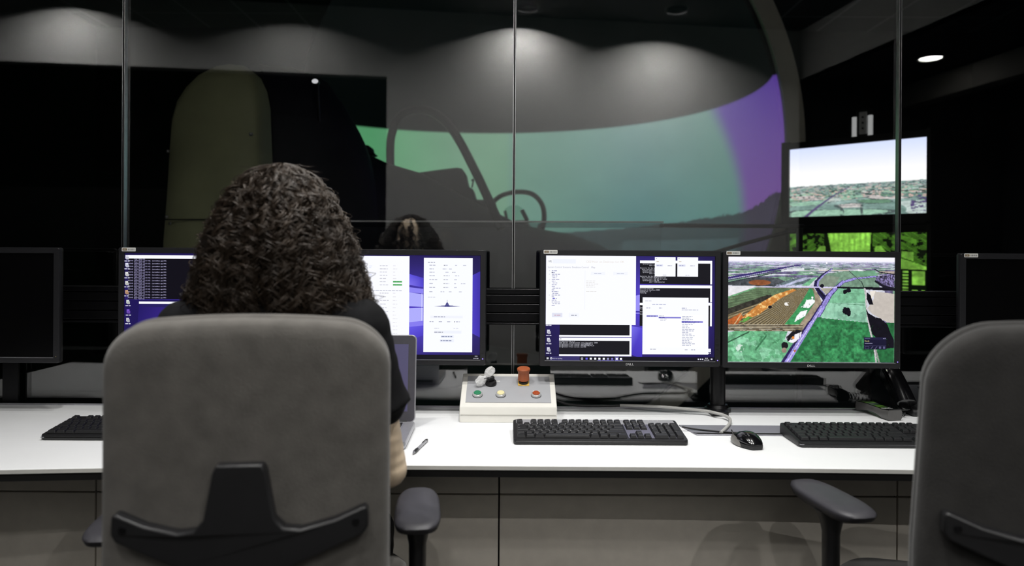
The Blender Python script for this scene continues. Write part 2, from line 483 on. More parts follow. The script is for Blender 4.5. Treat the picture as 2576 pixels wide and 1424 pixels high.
# ================================================================== ceiling lamps
m_lamp = mat('lamp_lens', (250, 250, 248), 0.4, emit=(255, 252, 245), estr=22.0)
m_lamp3 = mat('lamp_lens_soft', (250, 250, 248), 0.4, emit=(255, 252, 245), estr=5.0)
m_lamp2 = mat('lamp_lens_dimmed', (200, 200, 198), 0.4, emit=(220, 235, 220), estr=0.35)  # lens glow turned down so its reflection looks recessed
m_lamp_ring = mat('lamp_ring', (90, 90, 88), 0.4, 0.3, noise=(30, 0.05))
def downlight(x, y, z, watt, cone, blend, kind, label, group=None):
    t = thing('recessed_downlight', label, 'ceiling light', (x, y, z), 0, group)
    zl = -.001 if kind == 'wall' else -.006
    MB().lathe([(0.105, -0.002), (0.110, -0.008), (0.098, -0.012), (0.088, -0.004), (0.086, 0.0)], 32).build('trim_ring', m_lamp_ring, t)
    MB().lathe([(0.0005, zl), (0.084, zl), (0.084, 0.001), (0.0005, 0.001)], 32).build('lens', {'dim': m_dim, 'wall': m_lamp2, 'desk': m_lamp3, 'room': m_lamp3}.get(kind, m_lamp), t)
    if watt > 0:
        ld = bpy.data.lights.new('lamp_beam', 'SPOT'); ld.energy = watt; ld.spot_size = math.radians(cone); ld.spot_blend = blend
        ld.shadow_soft_size = 0.008 if kind == 'wall' else 0.07; ld.color = (1.0, 0.985, 0.955)
        lo = bpy.data.objects.new('lamp_beam', ld); C.objects.link(lo); lo.parent = t; lo.location = (0, 0, -0.006 if kind == 'wall' else -0.03)
        if kind == 'wall':
            MB().loft([[Vector((r * math.cos(2 * pi * i / 32), r * math.sin(2 * pi * i / 32), z)) for i in range(32)] for r, z in ((.086, 0), (.086, -.038), (.089, -.038), (.089, 0))], cap=False).build('baffle', m_black, t)
            lo.location.z = -.002
    return t
m_dim = mat('faint_glow_lens', (120, 130, 120), 0.3, emit=(110, 150, 115), estr=0.10)  # faint glow put into the lens for specks of reflected light
LB = ['recessed downlight over the far left of the white back wall', 'recessed downlight over the dark opening in the back wall', 'recessed downlight washing the middle of the white back wall', 'recessed downlight washing the right end of the white back wall',
      'ceiling downlight above the left chair', 'ceiling downlight above the floor between the chairs', 'ceiling downlight above the right chair', 'ceiling downlight above the laptop', 'ceiling downlight above the middle of the desk', 'ceiling downlight above the right keyboard',
      'added fill downlight behind the camera on the left', 'added fill downlight behind the camera in the middle', 'added fill downlight behind the camera on the right',
      'round bright downlight in the dark soffit above the large screen', 'downlight in the soffit cut by the right edge of the photo']
for l, lb in zip(LAMPS, LB):
    downlight(*l, lb, 'recessed ceiling downlights')

# ================================================================== simulator hall
DC = Vector((-0.29, 5.75, 2.0)); DR = 2.25
def dome():
    t = thing('projection_dome', 'large curved projection dome showing green sky fading to purple behind the cockpit', 'projection screen', (DC.x, DC.y, 0))
    NA, NZ = 260, 190
    z0, z1 = 0.02, DC.z + DR * 0.985
    ph = np.radians(np.linspace(-101.5, 101.5, NA)); z = np.concatenate([np.linspace(z0, 1.2, 20), np.linspace(1.22, 2.6, NZ - 60), np.linspace(2.62, z1, 40)])
    NZ = len(z)
    PH, Z = np.meshgrid(ph, z)
    rr = np.sqrt(np.maximum(DR ** 2 - (Z - DC.z) ** 2, 0.0005))
    # cut by the plane y = 5.3
    lim = np.arccos(np.clip(-0.45 / rr, -1, 1)); lim = np.where(rr < 0.45, pi, lim)
    PHc = np.where(PH < 0, PH / np.radians(101.5) * np.minimum(lim, np.radians(54)), PH / np.radians(101.5) * lim)
    X = rr * np.sin(PHc); Y = rr * np.cos(PHc)
    D = np.degrees(PHc)
    nz = fbm(D / 30 + 9, Z, 3, 5, 5)
    def L(c): return np.array(c)
    k1 = np.clip((D + 32) / 26, 0, 1)[..., None]; k2 = np.clip((D - 2) / 40, 0, 1)[..., None]; kz = np.clip((2.5 - Z) / 0.9, 0, 1)[..., None]
    base = L((.085, .30, .135)) * (1 - k1) + L((.14, .28, .185)) * k1
    teal = L((.125, .245, .205)) * (1 - kz) + L((.070, .195, .175)) * kz
    base = base * (1 - k2) + teal * k2
    step = (D > 6.5)[..., None]
    base = np.where(step, base * L((0.93, .95, 1.05)), base)
    base *= (0.92 + 0.16 * nz)[..., None]
    warm = np.clip((D - 45) / 25, 0, 1)[..., None]
    base = base * (1 - warm) + (base * 0.75 + 0.25 * L((.13, .24, .17))) * warm
    pur = L((.085, .040, .27)) * (1 - kz) + L((.14, .062, .255)) * kz
    pb = 67.6 + (2.51 - Z) * 13
    kp = np.clip((D - pb + 2.0) / 7.0, 0, 1); kp = (kp * kp * (3 - 2 * kp))[..., None]
    col = base * (1 - kp) + pur * kp
    hz = np.interp(D, [-40, 20, 48, 69, 80, 88, 95, 103], [1.40, 1.455, 1.515, 1.55, 1.565, 1.60, 1.66, 1.66])
    tr = np.clip((D - 45) / 30, 0, 1) * (0.045 * fbm(D / 6, D * 0, 8, 1, 31, 3)) - 0.01
    g = (Z < hz + tr)
    gcol = (L((.022, .040, .044)) * (1 - kp) + L((.028, .022, .045)) * kp) * (0.75 + 0.5 * fbm(D / 20, Z, 6, 30, 44))[..., None]
    tree = (Z > hz - 0.02) & g & (D > 45)
    gcol = np.where(tree[..., None], gcol * 0.85, gcol)
    glow = ((Z < 1.36) & (D > 40) & (D < 82))[..., None]
    gcol = np.where(glow, gcol * 1.7, gcol)
    col = np.where(g[..., None], gcol, col)
    top = np.clip((Z - 2.50) / 0.012, 0, 1)[..., None]
    col = col * (1 - top)
    low = np.clip((1.0 - Z) / 0.2, 0, 1)[..., None]; col = col * (1 - low)
    co = np.stack([X, Y, Z], -1).reshape(-1, 3)
    i = np.arange(NZ * NA).reshape(NZ, NA)
    q = np.stack([i[:-1, :-1], i[:-1, 1:], i[1:, 1:], i[1:, :-1]], -1).reshape(-1, 4)
    me = bpy.data.meshes.new('screen_surface')
    me.from_pydata(co.tolist(), [], q.tolist())
    me.polygons.foreach_set('use_smooth', [True] * len(q))
    me.materials.append(emat('dome_projection', 1.12, base=(70, 70, 72), rough=0.9, spec=0.1))
    at = me.color_attributes.new('Col', 'FLOAT_COLOR', 'POINT')
    at.data.foreach_set('color', np.concatenate([col.reshape(-1, 3), np.ones((NZ * NA, 1))], 1).astype(np.float32).ravel())
    o = bpy.data.objects.new('screen_surface', me); C.objects.link(o); o.parent = t
    so = o.modifiers.new('shell', 'SOLIDIFY'); so.thickness = 0.03; so.offset = 1
    # front rim
    R1, R2 = math.sqrt(DR ** 2 - 0.45 ** 2), math.sqrt(DR ** 2 - 0.45 ** 2) + 0.125
    rings = []
    for k in range(121):
        a = math.radians(-62 + 170 * k / 120)
        cs, sn = math.cos(a), math.sin(a)
        rings.append([Vector((r * cs, y, max(0.0, DC.z + r * sn))) for r, y in ((R1 - .004, -0.45), (R1 - .004, -0.50), (R2, -0.50), (R2, -0.40))])
    MB().loft(rings).build('rim', mat('dome_rim_grey', (225, 220, 206), 0.7, noise=(6, 0.06)), t)
    return t
dome()

def arch_panel():
    d = 3.62
    c = P(525, 640, d)
    t = thing('fuselage_bulkhead', 'tall olive round-topped riveted metal shell standing left behind the head', 'aircraft panel', (c.x, c.y, 0), -0.15)
    pxs = [(386, 700), (392, 600), (403, 470), (410, 360), (416, 285), (430, 240), (455, 205), (490, 175), (530, 158), (565, 155), (600, 160), (628, 185), (645, 220), (654, 265), (657, 340), (661, 440), (664, 600), (668, 700)]
    pts = [((P(a, b, d) - c).x, P(a, b, d).z) for a, b in pxs]
    sc = pts[0][1]
    pts[0] = (pts[0][0] * 1.1, 0.0); pts[-1] = (pts[-1][0] * 1.1, 0.0)
    cx = sum(p[0] for p in pts) / len(pts)
    rings = []
    for s_, y in ((1.0, 0.14), (1.0, 0.06), (0.985, 0.02), (0.94, 0.0), (0.6, -0.035), (0.2, -0.05)):
        rings.append([Vector((cx + (a - cx) * s_, y, b * (1 - (1 - s_) * (0.6 if b > 0.4 else 0)))) for a, b in pts])
    m_olive = mat('olive_metal', (172, 175, 136), 0.55, noise=(2.5, 0.15), bump=(8, 0.1))
    MB().loft(rings).build('shell', m_olive, t, ang=0.9)
    for a, b in ((417, 379), (641, 341), (414, 545), (424, 562), (472, 557), (520, 556)):
        p = P(a, b, d) - Vector((c.x, c.y, 0))
        MB().ball((p.x, -0.01, p.z), 0.009, 6).build('rivet', m_steel, t)
    z = P(470, 553, d).z
    MB().box((cx - 0.02, -0.052, z), (0.40, 0.006, 0.005)).build('panel_seam', m_dark_gap, t)
arch_panel()

def cockpit():
    A = Vector((-1.42, 4.35, 0)); H = Vector((0.81, 0.586, 0)); N = Vector((0.586, -0.81, 0))
    t = thing('cockpit_simulator', 'dark jet fighter cockpit simulator in front of the glowing dome', 'cockpit simulator', (A.x, A.y, 0))
    m_f = mat('fuselage_dark', (30, 31, 44), 0.6, noise=(3, 0.1))
    m_fr = mat('canopy_frame_dark', (22, 22, 24), 0.5, noise=(10, 0.1))
    def loc(px, py, d): return P(px, py, d) - Vector((A.x, A.y, 0))
    # fuselage sections along the axis: (s, half width, top z, shoulder z, bottom z)
    secs = []
    for s, hw, zt, zs in ((-0.10, .42, 2.29, 1.95), (0.1, .46, 2.30, 1.9), (0.27, .47, 2.26, 1.85), (0.36, .46, 2.16, 1.75), (0.44, .45, 2.05, 1.66), (0.49, .44, 1.96, 1.60), (0.505, .44, 1.87, 1.56), (0.70, .45, 1.80, 1.54), (0.95, .46, 1.75, 1.54), (1.2, .46, 1.64, 1.48), (1.45, .46, 1.545, 1.42), (1.65, .46, 1.465, 1.37), (1.9, .44, 1.42, 1.32), (2.2, .40, 1.39, 1.26), (2.5, .33, 1.32, 1.18), (2.8, .2, 1.2, 1.08)):
        ring = []
        for k in range(28):
            a = 2 * pi * k / 28; x = math.cos(a); y = math.sin(a)
            wv = hw * (abs(x) ** 0.8) * (1 if x > 0 else -1)
            zc = zs - 0.35
            zz = zc + ((zt - zc) * (abs(y) ** 0.75) if y > 0 else -0.45 * abs(y))
            p = H * s + N * wv
            ring.append(Vector((p.x, p.y, zz)))
        secs.append(ring)
    MB().loft(secs).build('fuselage', m_f, t, ang=1.2)
    def hoop(name, pts, wd, d_):
        vs = [loc(*p) for p in pts]
        MB().tube(vs, wd, 10, squash=(1.0, 1.0)).build(name, m_fr, t)
    hoop('canopy_frame', [(985, 470, 5.45), (982, 410, 5.45), (985, 340, 5.4), (1010, 290, 5.3), (1060, 276, 5.2), (1110, 296, 5.1), (1150, 345, 5.0), (1195, 430, 4.9), (1228, 500, 4.85), (1262, 575, 4.8)], 0.030, 5)
    hoop('windscreen_frame', [(1236, 512, 5.9), (1262, 492, 5.9), (1300, 483, 5.85), (1338, 488, 5.8), (1362, 512, 5.7), (1369, 545, 5.65), (1362, 585, 5.6), (1352, 610, 5.6)], 0.019, 5.7)
    # seat block seen through the canopy
    MB().prism([((loc(a, b, 5.15)).x, loc(a, b, 5.15).z) for a, b in ((1020, 445), (1030, 437), (1100, 427), (1150, 421), (1162, 424), (1170, 434), (1178, 470), (1190, 475), (1197, 502), (1245, 502), (1262, 580), (1100, 600), (1020, 520))], 0.25, 'xz', loc(1100, 500, 5.15).y).build('headrest_block', mat('seat_block_dark', (18, 18, 18), 0.7, noise=(9, .1)), t, bevel=0.012)
    # sight glass stand at the windscreen
    for a, b in (((1270, 530), (1276, 556)), ((1313, 528), (1327, 556))):
        MB().tube([loc(*a, 5.7), loc(*b, 5.7)], 0.016 if a[0] > 1300 else 0.011, 8).build('sight_post', m_fr, t)
    MB().prism([(loc(a, b, 5.72).x, loc(a, b, 5.72).z) for a, b in ((1276, 553), (1270, 525), (1284, 517), (1300, 516), (1313, 522), (1318, 553))], 0.006, 'xz', loc(1290, 540, 5.72).y).build('sight_glass', glassmat('sight_glass', (0.75, 0.85, 0.82), 0.03), t)
    MB().prism([(loc(a, b, 5.7).x, loc(a, b, 5.7).z) for a, b in ((1258, 566), (1268, 556), (1325, 553), (1337, 572), (1346, 580), (1358, 560), (1375, 590), (1440, 632), (1300, 650), (1240, 640))], 0.2, 'xz', loc(1300, 570, 5.7).y).build('instrument_coaming', m_fr, t, bevel=0.008)
    MB().tube([loc(1186, 455, 5.0), loc(1191, 452, 5.0), loc(1187, 472, 5.0)], 0.006, 6).build('canopy_strut', m_fr, t)
    MB().prism([(loc(a, b, 5.05).x, loc(a, b, 5.05).z) for a, b in ((900, 376), (908, 365), (925, 364), (934, 371), (934, 380), (945, 388), (900, 400))], 0.12, 'xz', loc(915, 375, 5.05).y).build('spine_fairing', m_f, t, bevel=0.01)
cockpit()
c = P(792, 204, 4.0)
t = thing('highlight_lamp', 'small invented lamp standing in for a bright highlight high on the dark shell left of the canopy', 'lamp', c)  # invented lamp, its glow stands in for a small highlight
MB().lathe([(0.0005, -.05), (0.014, -.045), (0.023, -.02), (0.020, -0.004), (0.0005, 0.0)], 20, axis='y').build('housing', m_black_pl, t)
MB().ball((0, 0.004, 0), 0.0155, 10, sc=(1.1, .5, .8)).build('bulb', mat('highlight_bulb', (240, 240, 240), .4, emit=(235, 235, 240), estr=0.8), t)
MB().tube([(0, .03, 0), (0, .06, -.03), (0, .10, -.20)], .007, 8).build('stalk', m_black_pl, t)

# glass balustrade in the hall with a bright rail, and a dark rail beside it
def balustrade():
    d = 3.4; a = P(700, 556, d); b = P(1668, 559, d)
    t = thing('glass_balustrade', 'glass balustrade with a thin bright steel top rail before the cockpit', 'railing', ((a.x + b.x) / 2, d, 0))
    cx = (a.x + b.x) / 2; L = b.x - a.x; z = (a.z + b.z) / 2
    rot = Matrix.Rotation((a.z - b.z) / L, 3, 'Y')
    MB().box((0, 0, z), (L, 0.03, 0.007), rot=rot).build('top_rail', mat('rail_bright', (225, 225, 226), .4, .0, noise=(30, .04)), t, bevel=.002)
    MB().box((0, 0, z - 0.016), (L - .01, 0.028, 0.020), rot=rot).build('rail_channel', glassmat('rail_gasket', (0.55, 0.6, 0.62), 0.02), t)
    MB().box((0, 0, z / 2 - 0.01), (L - 0.02, 0.01, z - 0.035)).build('glass_panel', m_glass2, t)
    for s in (-1, 1):
        MB().box((s * (L / 2 - 0.05), 0.03, 0.04), (0.08, 0.06, 0.08)).build('foot_clamp', m_black_pl, t, bevel=.004)
    d = 3.55; a = P(1660, 566, d); b = P(2022, 571, d); cx = (a.x + b.x) / 2; z = (a.z + b.z) / 2; L = b.x - a.x
    t = thing('handrail', 'dark handrail with a slanted brace below the purple part of the dome', 'railing', (cx, d, 0))
    MB().box((0, 0, z), (L, 0.04, 0.018)).build('rail', mat('handrail_dark', (20, 20, 24), .4, .3, noise=(30, .05)), t, bevel=.006)
    p = P(2000, 578, d + .02); q = P(1876, 612, d + .02)
    MB().tube([(p.x - cx, .02, p.z), (q.x - cx, .02, q.z), (q.x - cx - .25, .02, q.z - .075)], .009, 8, smooth=False).build('brace', m_black_pl, t)
    for s in (1,):
        MB().box((s * (L / 2 - 0.02), 0.0, z / 2), (0.025, 0.025, z)).build('post', m_black_pl, t, bevel=.003)
balustrade()

# ---- pictures on the two displays of the hall
def tv_image(W=300, H=160):
    v, u = np.mgrid[0:H, 0:W]; u = u / (W - 1); v = v / (H - 1)
    hz = 0.555 + 0.0 * u
    sky = np.stack([212 + 60 * v / hz, 222 + 42 * v / hz, np.full_like(v, 254)], -1)
    sky = np.minimum(sky, 255)
    dpt = np.clip((v - hz) / (1 - hz), 0.001, 1)
    per = 1 / (dpt + 0.06)
    gx = (u - 0.35) * per; gy = per
    n = fbm(gx * 2.2 + 20, gy * 1.6 + 3, 1.2, 1.6, 3); n2 = fbm(u, v, 44, 80, 8, 3)
    cell = vnoise(gx * 1.1 + 30 + .25 * gy, gy * 1.5 + 8, 2.2, 2.4, 5); c2 = vnoise(gx * 1.4 + 60 - .2 * gy, gy * 1.2 + 2, 2.6, 2.2, 6)
    g = np.stack([132 + 110 * (n - .5), 158 + 100 * (n - .5), 152 + 110 * (n - .5)], -1)
    g = np.where((cell > .60)[..., None], np.array((150, 188, 166)), g); g = np.where((cell < .28)[..., None], np.array((104, 140, 116)), g)
    g = np.where(((c2 > .70) & (dpt < .75))[..., None], np.array((198, 192, 190)), g); g = np.where(((c2 < .20) & (dpt > .2))[..., None], np.array((186, 200, 196)), g)
    g = g * (0.82 + .36 * fbm(u + .6 * v, v, 50, 70, 21, 3))[..., None]
    edge = (np.abs(cell - .60) < .022) | (np.abs(cell - .28) < .016) | (np.abs(c2 - .70) < .02)
    g = np.where((edge & (n2 < .62))[..., None], np.array((80, 92, 92)), g)
    g = np.where(((n2 < .40) & (dpt < .4))[..., None], g * .55, g)
    g = np.where(((n2 > .66) & (dpt < .5))[..., None], np.array((206, 176, 168)), g)
    haze = np.clip(1 - dpt * 4, 0, 1)[..., None] * .4; g = g * (1 - haze) + np.array((138, 160, 172)) * haze
    road = np.abs(u - (0.55 - 0.42 * dpt ** .7)) < 0.006 + 0.012 * dpt
    g = np.where((road & (dpt > .12))[..., None], np.array((92, 80, 120)), g)
    tre = (n2 < .45) & (np.hypot((u - .95) / .06, (v - .88) / .12) < 1); g = np.where(tre[..., None], np.array((88, 74, 118)), g)
    img = np.where((v < hz + .012 * (fbm(u, v * 0, 30, 1, 12) - .5))[..., None], sky, g)
    box = ((u > .347) & (u < .60) & (v > .24))[..., None]
    return lin_arr(img)
def cockpit_image(W=240, H=150):
    v, u = np.mgrid[0:H, 0:W]; u = u / (W - 1); v = v / (H - 1)
    n = fbm(u, v, 24, 16, 4, 3)
    img = np.zeros((H, W, 3)) + np.array((14, 22, 10))
    lime = np.array((140, 205, 78)); mid = np.array((78, 128, 40))
    def put(m, c): img[m] = np.broadcast_to(c, img.shape)[m]
    stripes = (np.sin(u * 160) > -0.2)
    put(inpoly(u, v, [(.30, .0), (.62, .0), (.61, .36), (.56, .42), (.40, .42), (.33, .34)]), lime)
    m = inpoly(u, v, [(.30, .0), (.62, .0), (.61, .36), (.40, .42)]) & ~stripes & (n > .5); put(m, lime * .8)
    put(inpoly(u, v, [(.40, .42), (.58, .42), (.56, .56), (.42, .56)]), mid * .3)
    for s in (0, 1):
        f = (lambda a: a) if s == 0 else (lambda a: .93 - a)
        put(inpoly(u, v, [(f(.10), .60), (f(.24), .22), (f(.28), .22), (f(.30), .62)]), lime * .9)
        put(inpoly(u, v, [(f(.0), .12), (f(.13), .02), (f(.14), .08), (f(.0), .20)]), mid)
        put(inpoly(u, v, [(f(.02), .32), (f(.10), .30), (f(.10), .40), (f(.02), .46)]), lime * .8)
        put(inpoly(u, v, [(f(.0), .55), (f(.10), .50), (f(.12), .95), (f(.0), 1)]), mid)
    put(inpoly(u, v, [(.72, .45), (.80, .40), (1.0, .55), (1.0, .66), (.80, .58)]), lime * .85)
    put(inpoly(u, v, [(.86, .62), (.99, .62), (.99, .88), (.90, .90)]), lime * .9)
    put(inpoly(u, v, [(.74, .58), (1, .60), (1, 1), (.74, 1)]), np.array((10, 16, 8)))
    put((u > .90) & (u < .985) & (v > .62) & (v < .84), lime * .9)
    put((u > .76) & (u < .985) & (v > .60) & (v < .98) & ((u * 16) % 1 > .45) & ((v * 20) % 1 > .45) & ((u < .88) | (v > .9)), lime * .85)
    put((v > .95) & (u > .7), lime * .7)
    ln = ((v * 46 + 6 * np.abs(u - .46)) % 1 > .62) & (n > .44) & ((u < .27) | (u > .63)) & (v < .55); put(ln, mid * 1.1)
    img *= (0.55 + .75 * n)[..., None]
    return lin_arr(img)
def hall_display(name, label, TL, TR, BR, BL, dl, dr, img, frame_l, mname):
    a = (P(*TL, dl) + P(*BL, dl)) / 2; b = (P(*TR, dr) + P(*BR, dr)) / 2
    h = (P(*TL, dl).z - P(*BL, dl).z + P(*TR, dr).z - P(*BR, dr).z) / 2
    c = (a + b) / 2; W = math.hypot(b.x - a.x, b.y - a.y); ang = math.atan2(b.y - a.y, b.x - a.x)
    t = thing(name, label, 'screen', (c.x, c.y, c.z - h / 2), ang)
    f = MB()
    fl, fr, ft, fb = frame_l, 0.02, 0.04, 0.055
    f.box((-W / 2 - fl / 2, 0.02, h / 2), (fl, 0.05, h + ft + fb)); f.box((W / 2 + fr / 2, 0.02, h / 2), (fr, 0.05, h + ft + fb))
    f.box((0, 0.02, h + ft / 2), (W, 0.05, ft)); f.box((0, 0.02, -fb / 2), (W, 0.05, fb))
    f.box((0, 0.04, h / 2), (W, 0.03, h)); f.box((0, 0.07, h / 2), (W * .7, 0.05, h * .6))
    f.build('frame', mat('display_frame', (22, 22, 24), .4, noise=(20, .1)), t, bevel=.002)
    o = raster_mesh('picture', img, W, h, m_tv, t, 0.012)
    o.location = (0, 0, h / 2)
    return t, c, ang, h
tv, tvc, tva, tvh = hall_display('wall_display', 'large display showing pale blue sky over green fields', (1985, 378), (2331, 342), (2331, 535), (1985, 547), 4.75, 4.2, tv_image(), 0.05, 'a')
tv2, c2, a2, h2 = hall_display('instrument_display', 'lower display with a lime green cockpit instrument picture', (1985, 592), (2331, 580), (2331, 732), (1985, 740), 4.75, 4.2, cockpit_image(), 0.02, 'b')
ts = thing('display_stand', 'dark display stand with two softly glowing upright bars above the large display', 'display stand', (tvc.x, tvc.y, 0), tva)
for px in (2141, 2195):
    p = P(px, 292, 4.55); q = P(px, 341, 4.55)
    lx = (Vector((p.x - tvc.x, p.y - tvc.y, 0)) @ Matrix.Rotation(tva, 3, 'Z')).x
    MB().tube([(lx, .12, q.z - .03), (lx, .12, p.z)], .014, 10).build('glowing_bar', mat('glowing_chrome_bar', (225, 225, 225), .35, .3, noise=(9, .03), emit=(200, 200, 200), estr=.55), ts)  # bars glow in place of highlights on the chrome
lx = (Vector((P(2171, 300, 4.55).x - tvc.x, P(2171, 300, 4.55).y - tvc.y, 0)) @ Matrix.Rotation(tva, 3, 'Z')).x
p = P(2171, 281, 4.55); q = P(2171, 337, 4.55)
pl = MB().box((lx, .12, (p.z + q.z) / 2), (.045, .012, p.z - q.z))
pl.build('mount_plate', mat('mount_plate_grey', (200, 200, 200), .5, .0, noise=(20, .1)), ts, bevel=.003)
for k in (.25, .5, .75):
    MB().lathe([(.006, 0), (.006, .004), (.002, .005)], 10, (lx, .113, q.z + (p.z - q.z) * k), axis='y').build('mount_hole', m_dark_gap, ts)
MB().box((lx, .14, (q.z + .1) / 2 + .1), (.09, .04, q.z - .1 + .1)).build('column', m_black_pl, ts, bevel=.006)
MB().box((lx, .12, .03), (.7, .55, .05)).build('base', m_black_pl, ts, bevel=.012)
for z in (tvc.z, c2.z): MB().box((lx / 2, .11, z), (abs(lx) + .12, .05, .12)).build('bracket', m_black_pl, ts, bevel=.004)
# lamps in the hall ceiling, lenses given a faint glow
for k, (x, y, lb) in enumerate(((-2.3, 5.0, 'downlight with a faint added glow in the hall ceiling above the olive shell'), (2.6, 6.0, 'downlight with a faint added glow in the hall ceiling right of the dome rim'))):
    downlight(x, y, 3.9, 0, 0, 0, 'dim', lb, 'hall downlights')
# ================================================================== desk
DZ = 0.74
def desk():
    t = thing('control_desk', 'long white control desk with gently curved front edge', 'desk', (0, 2.1, 0))
    def front(x):            # depth of the front edge
        return 1.748 - 0.062 * max(0, (-x - .2) / 1.0) ** 1.6 - 0.022 * max(0, (x - .3) / 1.0) ** 1.6
    xs = np.linspace(-1.95, 2.1, 49)
    fr = [(x, front(x) - 2.1) for x in xs]
    BK = 2.275 - 2.1
    poly = fr + [(xs[-1], BK), (xs[0], BK)]
    MB().prism(poly, 0.010, 'xy', DZ - 0.010).build('worktop', m_desk, t, bevel=0.0015)
    edge = [(x, y - 0.0005) for x, y in fr]
    MB().prism([(x, y - .0006) for x, y in fr] + [(x, y + .004) for x, y in fr[::-1]], 0.009, 'xy', DZ - 0.0105).build('edge_band', m_edge, t)
    MB().prism([(x, y + .004) for x, y in fr] + [(xs[-1], BK), (xs[0], BK)], 0.018, 'xy', DZ - 0.0285).build('underboard', m_dark_gap, t)
    MB().box((0.075, 2.345 - 2.1, DZ - 0.008), (4.05, 0.132, 0.014)).build('rear_shelf', m_desk, t, bevel=.001)
    MB().box((0.075, 2.414 - 2.1, DZ - 0.004), (4.05, 0.005, 0.016)).build('rear_edge_strip', m_alu, t)
    MB().box((0.075, 2.30 - 2.1, 0.69), (4.05, 0.22, 0.06)).build('cable_tray', m_dark_gap, t)
    for x in (-1.8, 0.0, 1.95): MB().box((x, .15, .355), (.06, .3, .71)).build('leg', m_dark_gap, t, bevel=.004)
    # grey flap over the cable slot, let into the worktop
    a = onz(1708, 1067, DZ); 
    f = MB()
    f.prism([(.482, 2.165 - 2.1), (1.15, 2.165 - 2.1), (1.15, 2.050 - 2.1), (.506, 2.050 - 2.1)], 0.0035, 'xy', DZ)
    f.build('cable_flap', mat('flap_grey', (140, 140, 148), .35, .15, noise=(80, .04)), t, bevel=.001)
    MB().prism([(.500, 2.068 - 2.1), (1.15, 2.068 - 2.1), (1.15, 2.054 - 2.1), (.510, 2.054 - 2.1)], 0.0008, 'xy', DZ + .0035).build('flap_slot', m_dark_gap, t)
    return t
desk()
def cabinet(x0, x1, label):
    y = 1.97
    t = thing('desk_front_cabinet', label, 'cabinet', ((x0 + x1) / 2, y, 0), 0, 'grey cabinets under the desk')
    w = x1 - x0 - .004
    zs = onz(1250, 1247, .4)  # unused depth guess
    zline = P(1500, 1246, y).z
    MB().box((0, .17, .36), (w, .30, .66)).build('body', m_dark_gap, t)
    MB().box((0, .01, (zline + .71) / 2 + .001), (w, .018, .71 - zline - .002)).build('top_rail', m_cab, t, bevel=.0015)
    MB().box((0, .01, (zline + .06) / 2 - .001), (w, .018, zline - .06 - .002)).build('front_panel', m_cab, t, bevel=.0015)
    MB().box((0, .04, .03), (w, .03, .06)).build('plinth', m_dark_gap, t)
cabinet(P(-760, 1300, 1.97).x, P(240, 1300, 1.97).x, 'grey under-desk cabinet at the far left behind the left armrest')
cabinet(P(240, 1300, 1.97).x, P(1255, 1300, 1.97).x, 'grey under-desk cabinet behind the occupied chair')
cabinet(P(1255, 1300, 1.97).x, P(2258, 1300, 1.97).x, 'grey under-desk cabinet in the middle between the two chairs')
cabinet(P(2258, 1300, 1.97).x, P(3250, 1300, 1.97).x, 'grey under-desk cabinet behind the right chair back')

# ================================================================== slatted rail and monitor poles
def rail():
    z0, z1 = P(1290, 815, 2.43).z, P(1290, 726, 2.43).z
    t = thing('slatted_tool_rail', 'long black slatted rail running behind the monitors', 'rail', (0, 2.435, 0))
    MB().box((0.08, 0.006, (z0 + z1) / 2), (4.1, 0.008, z1 - z0)).build('back_plate', m_dark_gap, t)
    m_r = mat('rail_black_aluminium', (30, 30, 32), .3, .7, noise=(50, .08))
    zz = [P(1290, v, 2.43).z for v in (726, 741, 764, 787, 811)]
    for k, (a, b) in enumerate(((727, 739), (742, 762), (765, 785), (788, 809), (812, 817))):
        za, zb = P(1290, a, 2.43).z, P(1290, b, 2.43).z
        MB().box((0.08, -0.005, (za + zb) / 2), (4.1, 0.014, za - zb)).build('slat', m_r, t, bevel=.0016)
    for x in (-1.62, 1.78):
        MB().box((x, 0.006, (z0 + DZ - .1) / 2), (.05, .008, z0 - DZ + .1)).build('bracket', m_r, t)
rail()
def pole(x, label, wl):
    t = thing('monitor_pole', label, 'monitor mount', (x, 2.378, DZ), 0, 'monitor poles')
    m_p = mat('pole_black', (24, 24, 26), .35, .3, noise=(30, .1))
    MB().lathe([(.0235, .0), (.0235, .46), (.021, .465), (.0, .465)], 28).build('column', m_p, t)
    MB().lathe([(.001, 0), (.040, 0), (.041, .010), (.034, .013), (.030, .022), (.0, .022)], 28).build('clamp_base', m_p, t)
    MB().box((-.012, -.055, .0065), (.05, .05, .013)).build('clamp_plate', m_p, t, bevel=.003)
    MB().box((0, -.012, .325), (wl, .022, .035)).build('crossbar', m_p, t, bevel=.003)
    for s in (-1, 1): MB().box((s * (wl / 2 - .02), -.022, .325), (.10, .012, .10)).build('mount_plate', m_p, t, bevel=.003)
    return t
pole(P(1806, 900, 2.378).x, 'black monitor pole clamped to the desk below the two right lit monitors', .56)
pole(P(760, 900, 2.378).x, 'black monitor pole hidden behind the seated person', .56)
pole(P(-330, 900, 2.378).x, 'black monitor pole of the dark monitor at the left edge', .56)
pole(P(2880, 900, 2.378).x, 'black monitor pole of the dark monitor at the right edge', .56)

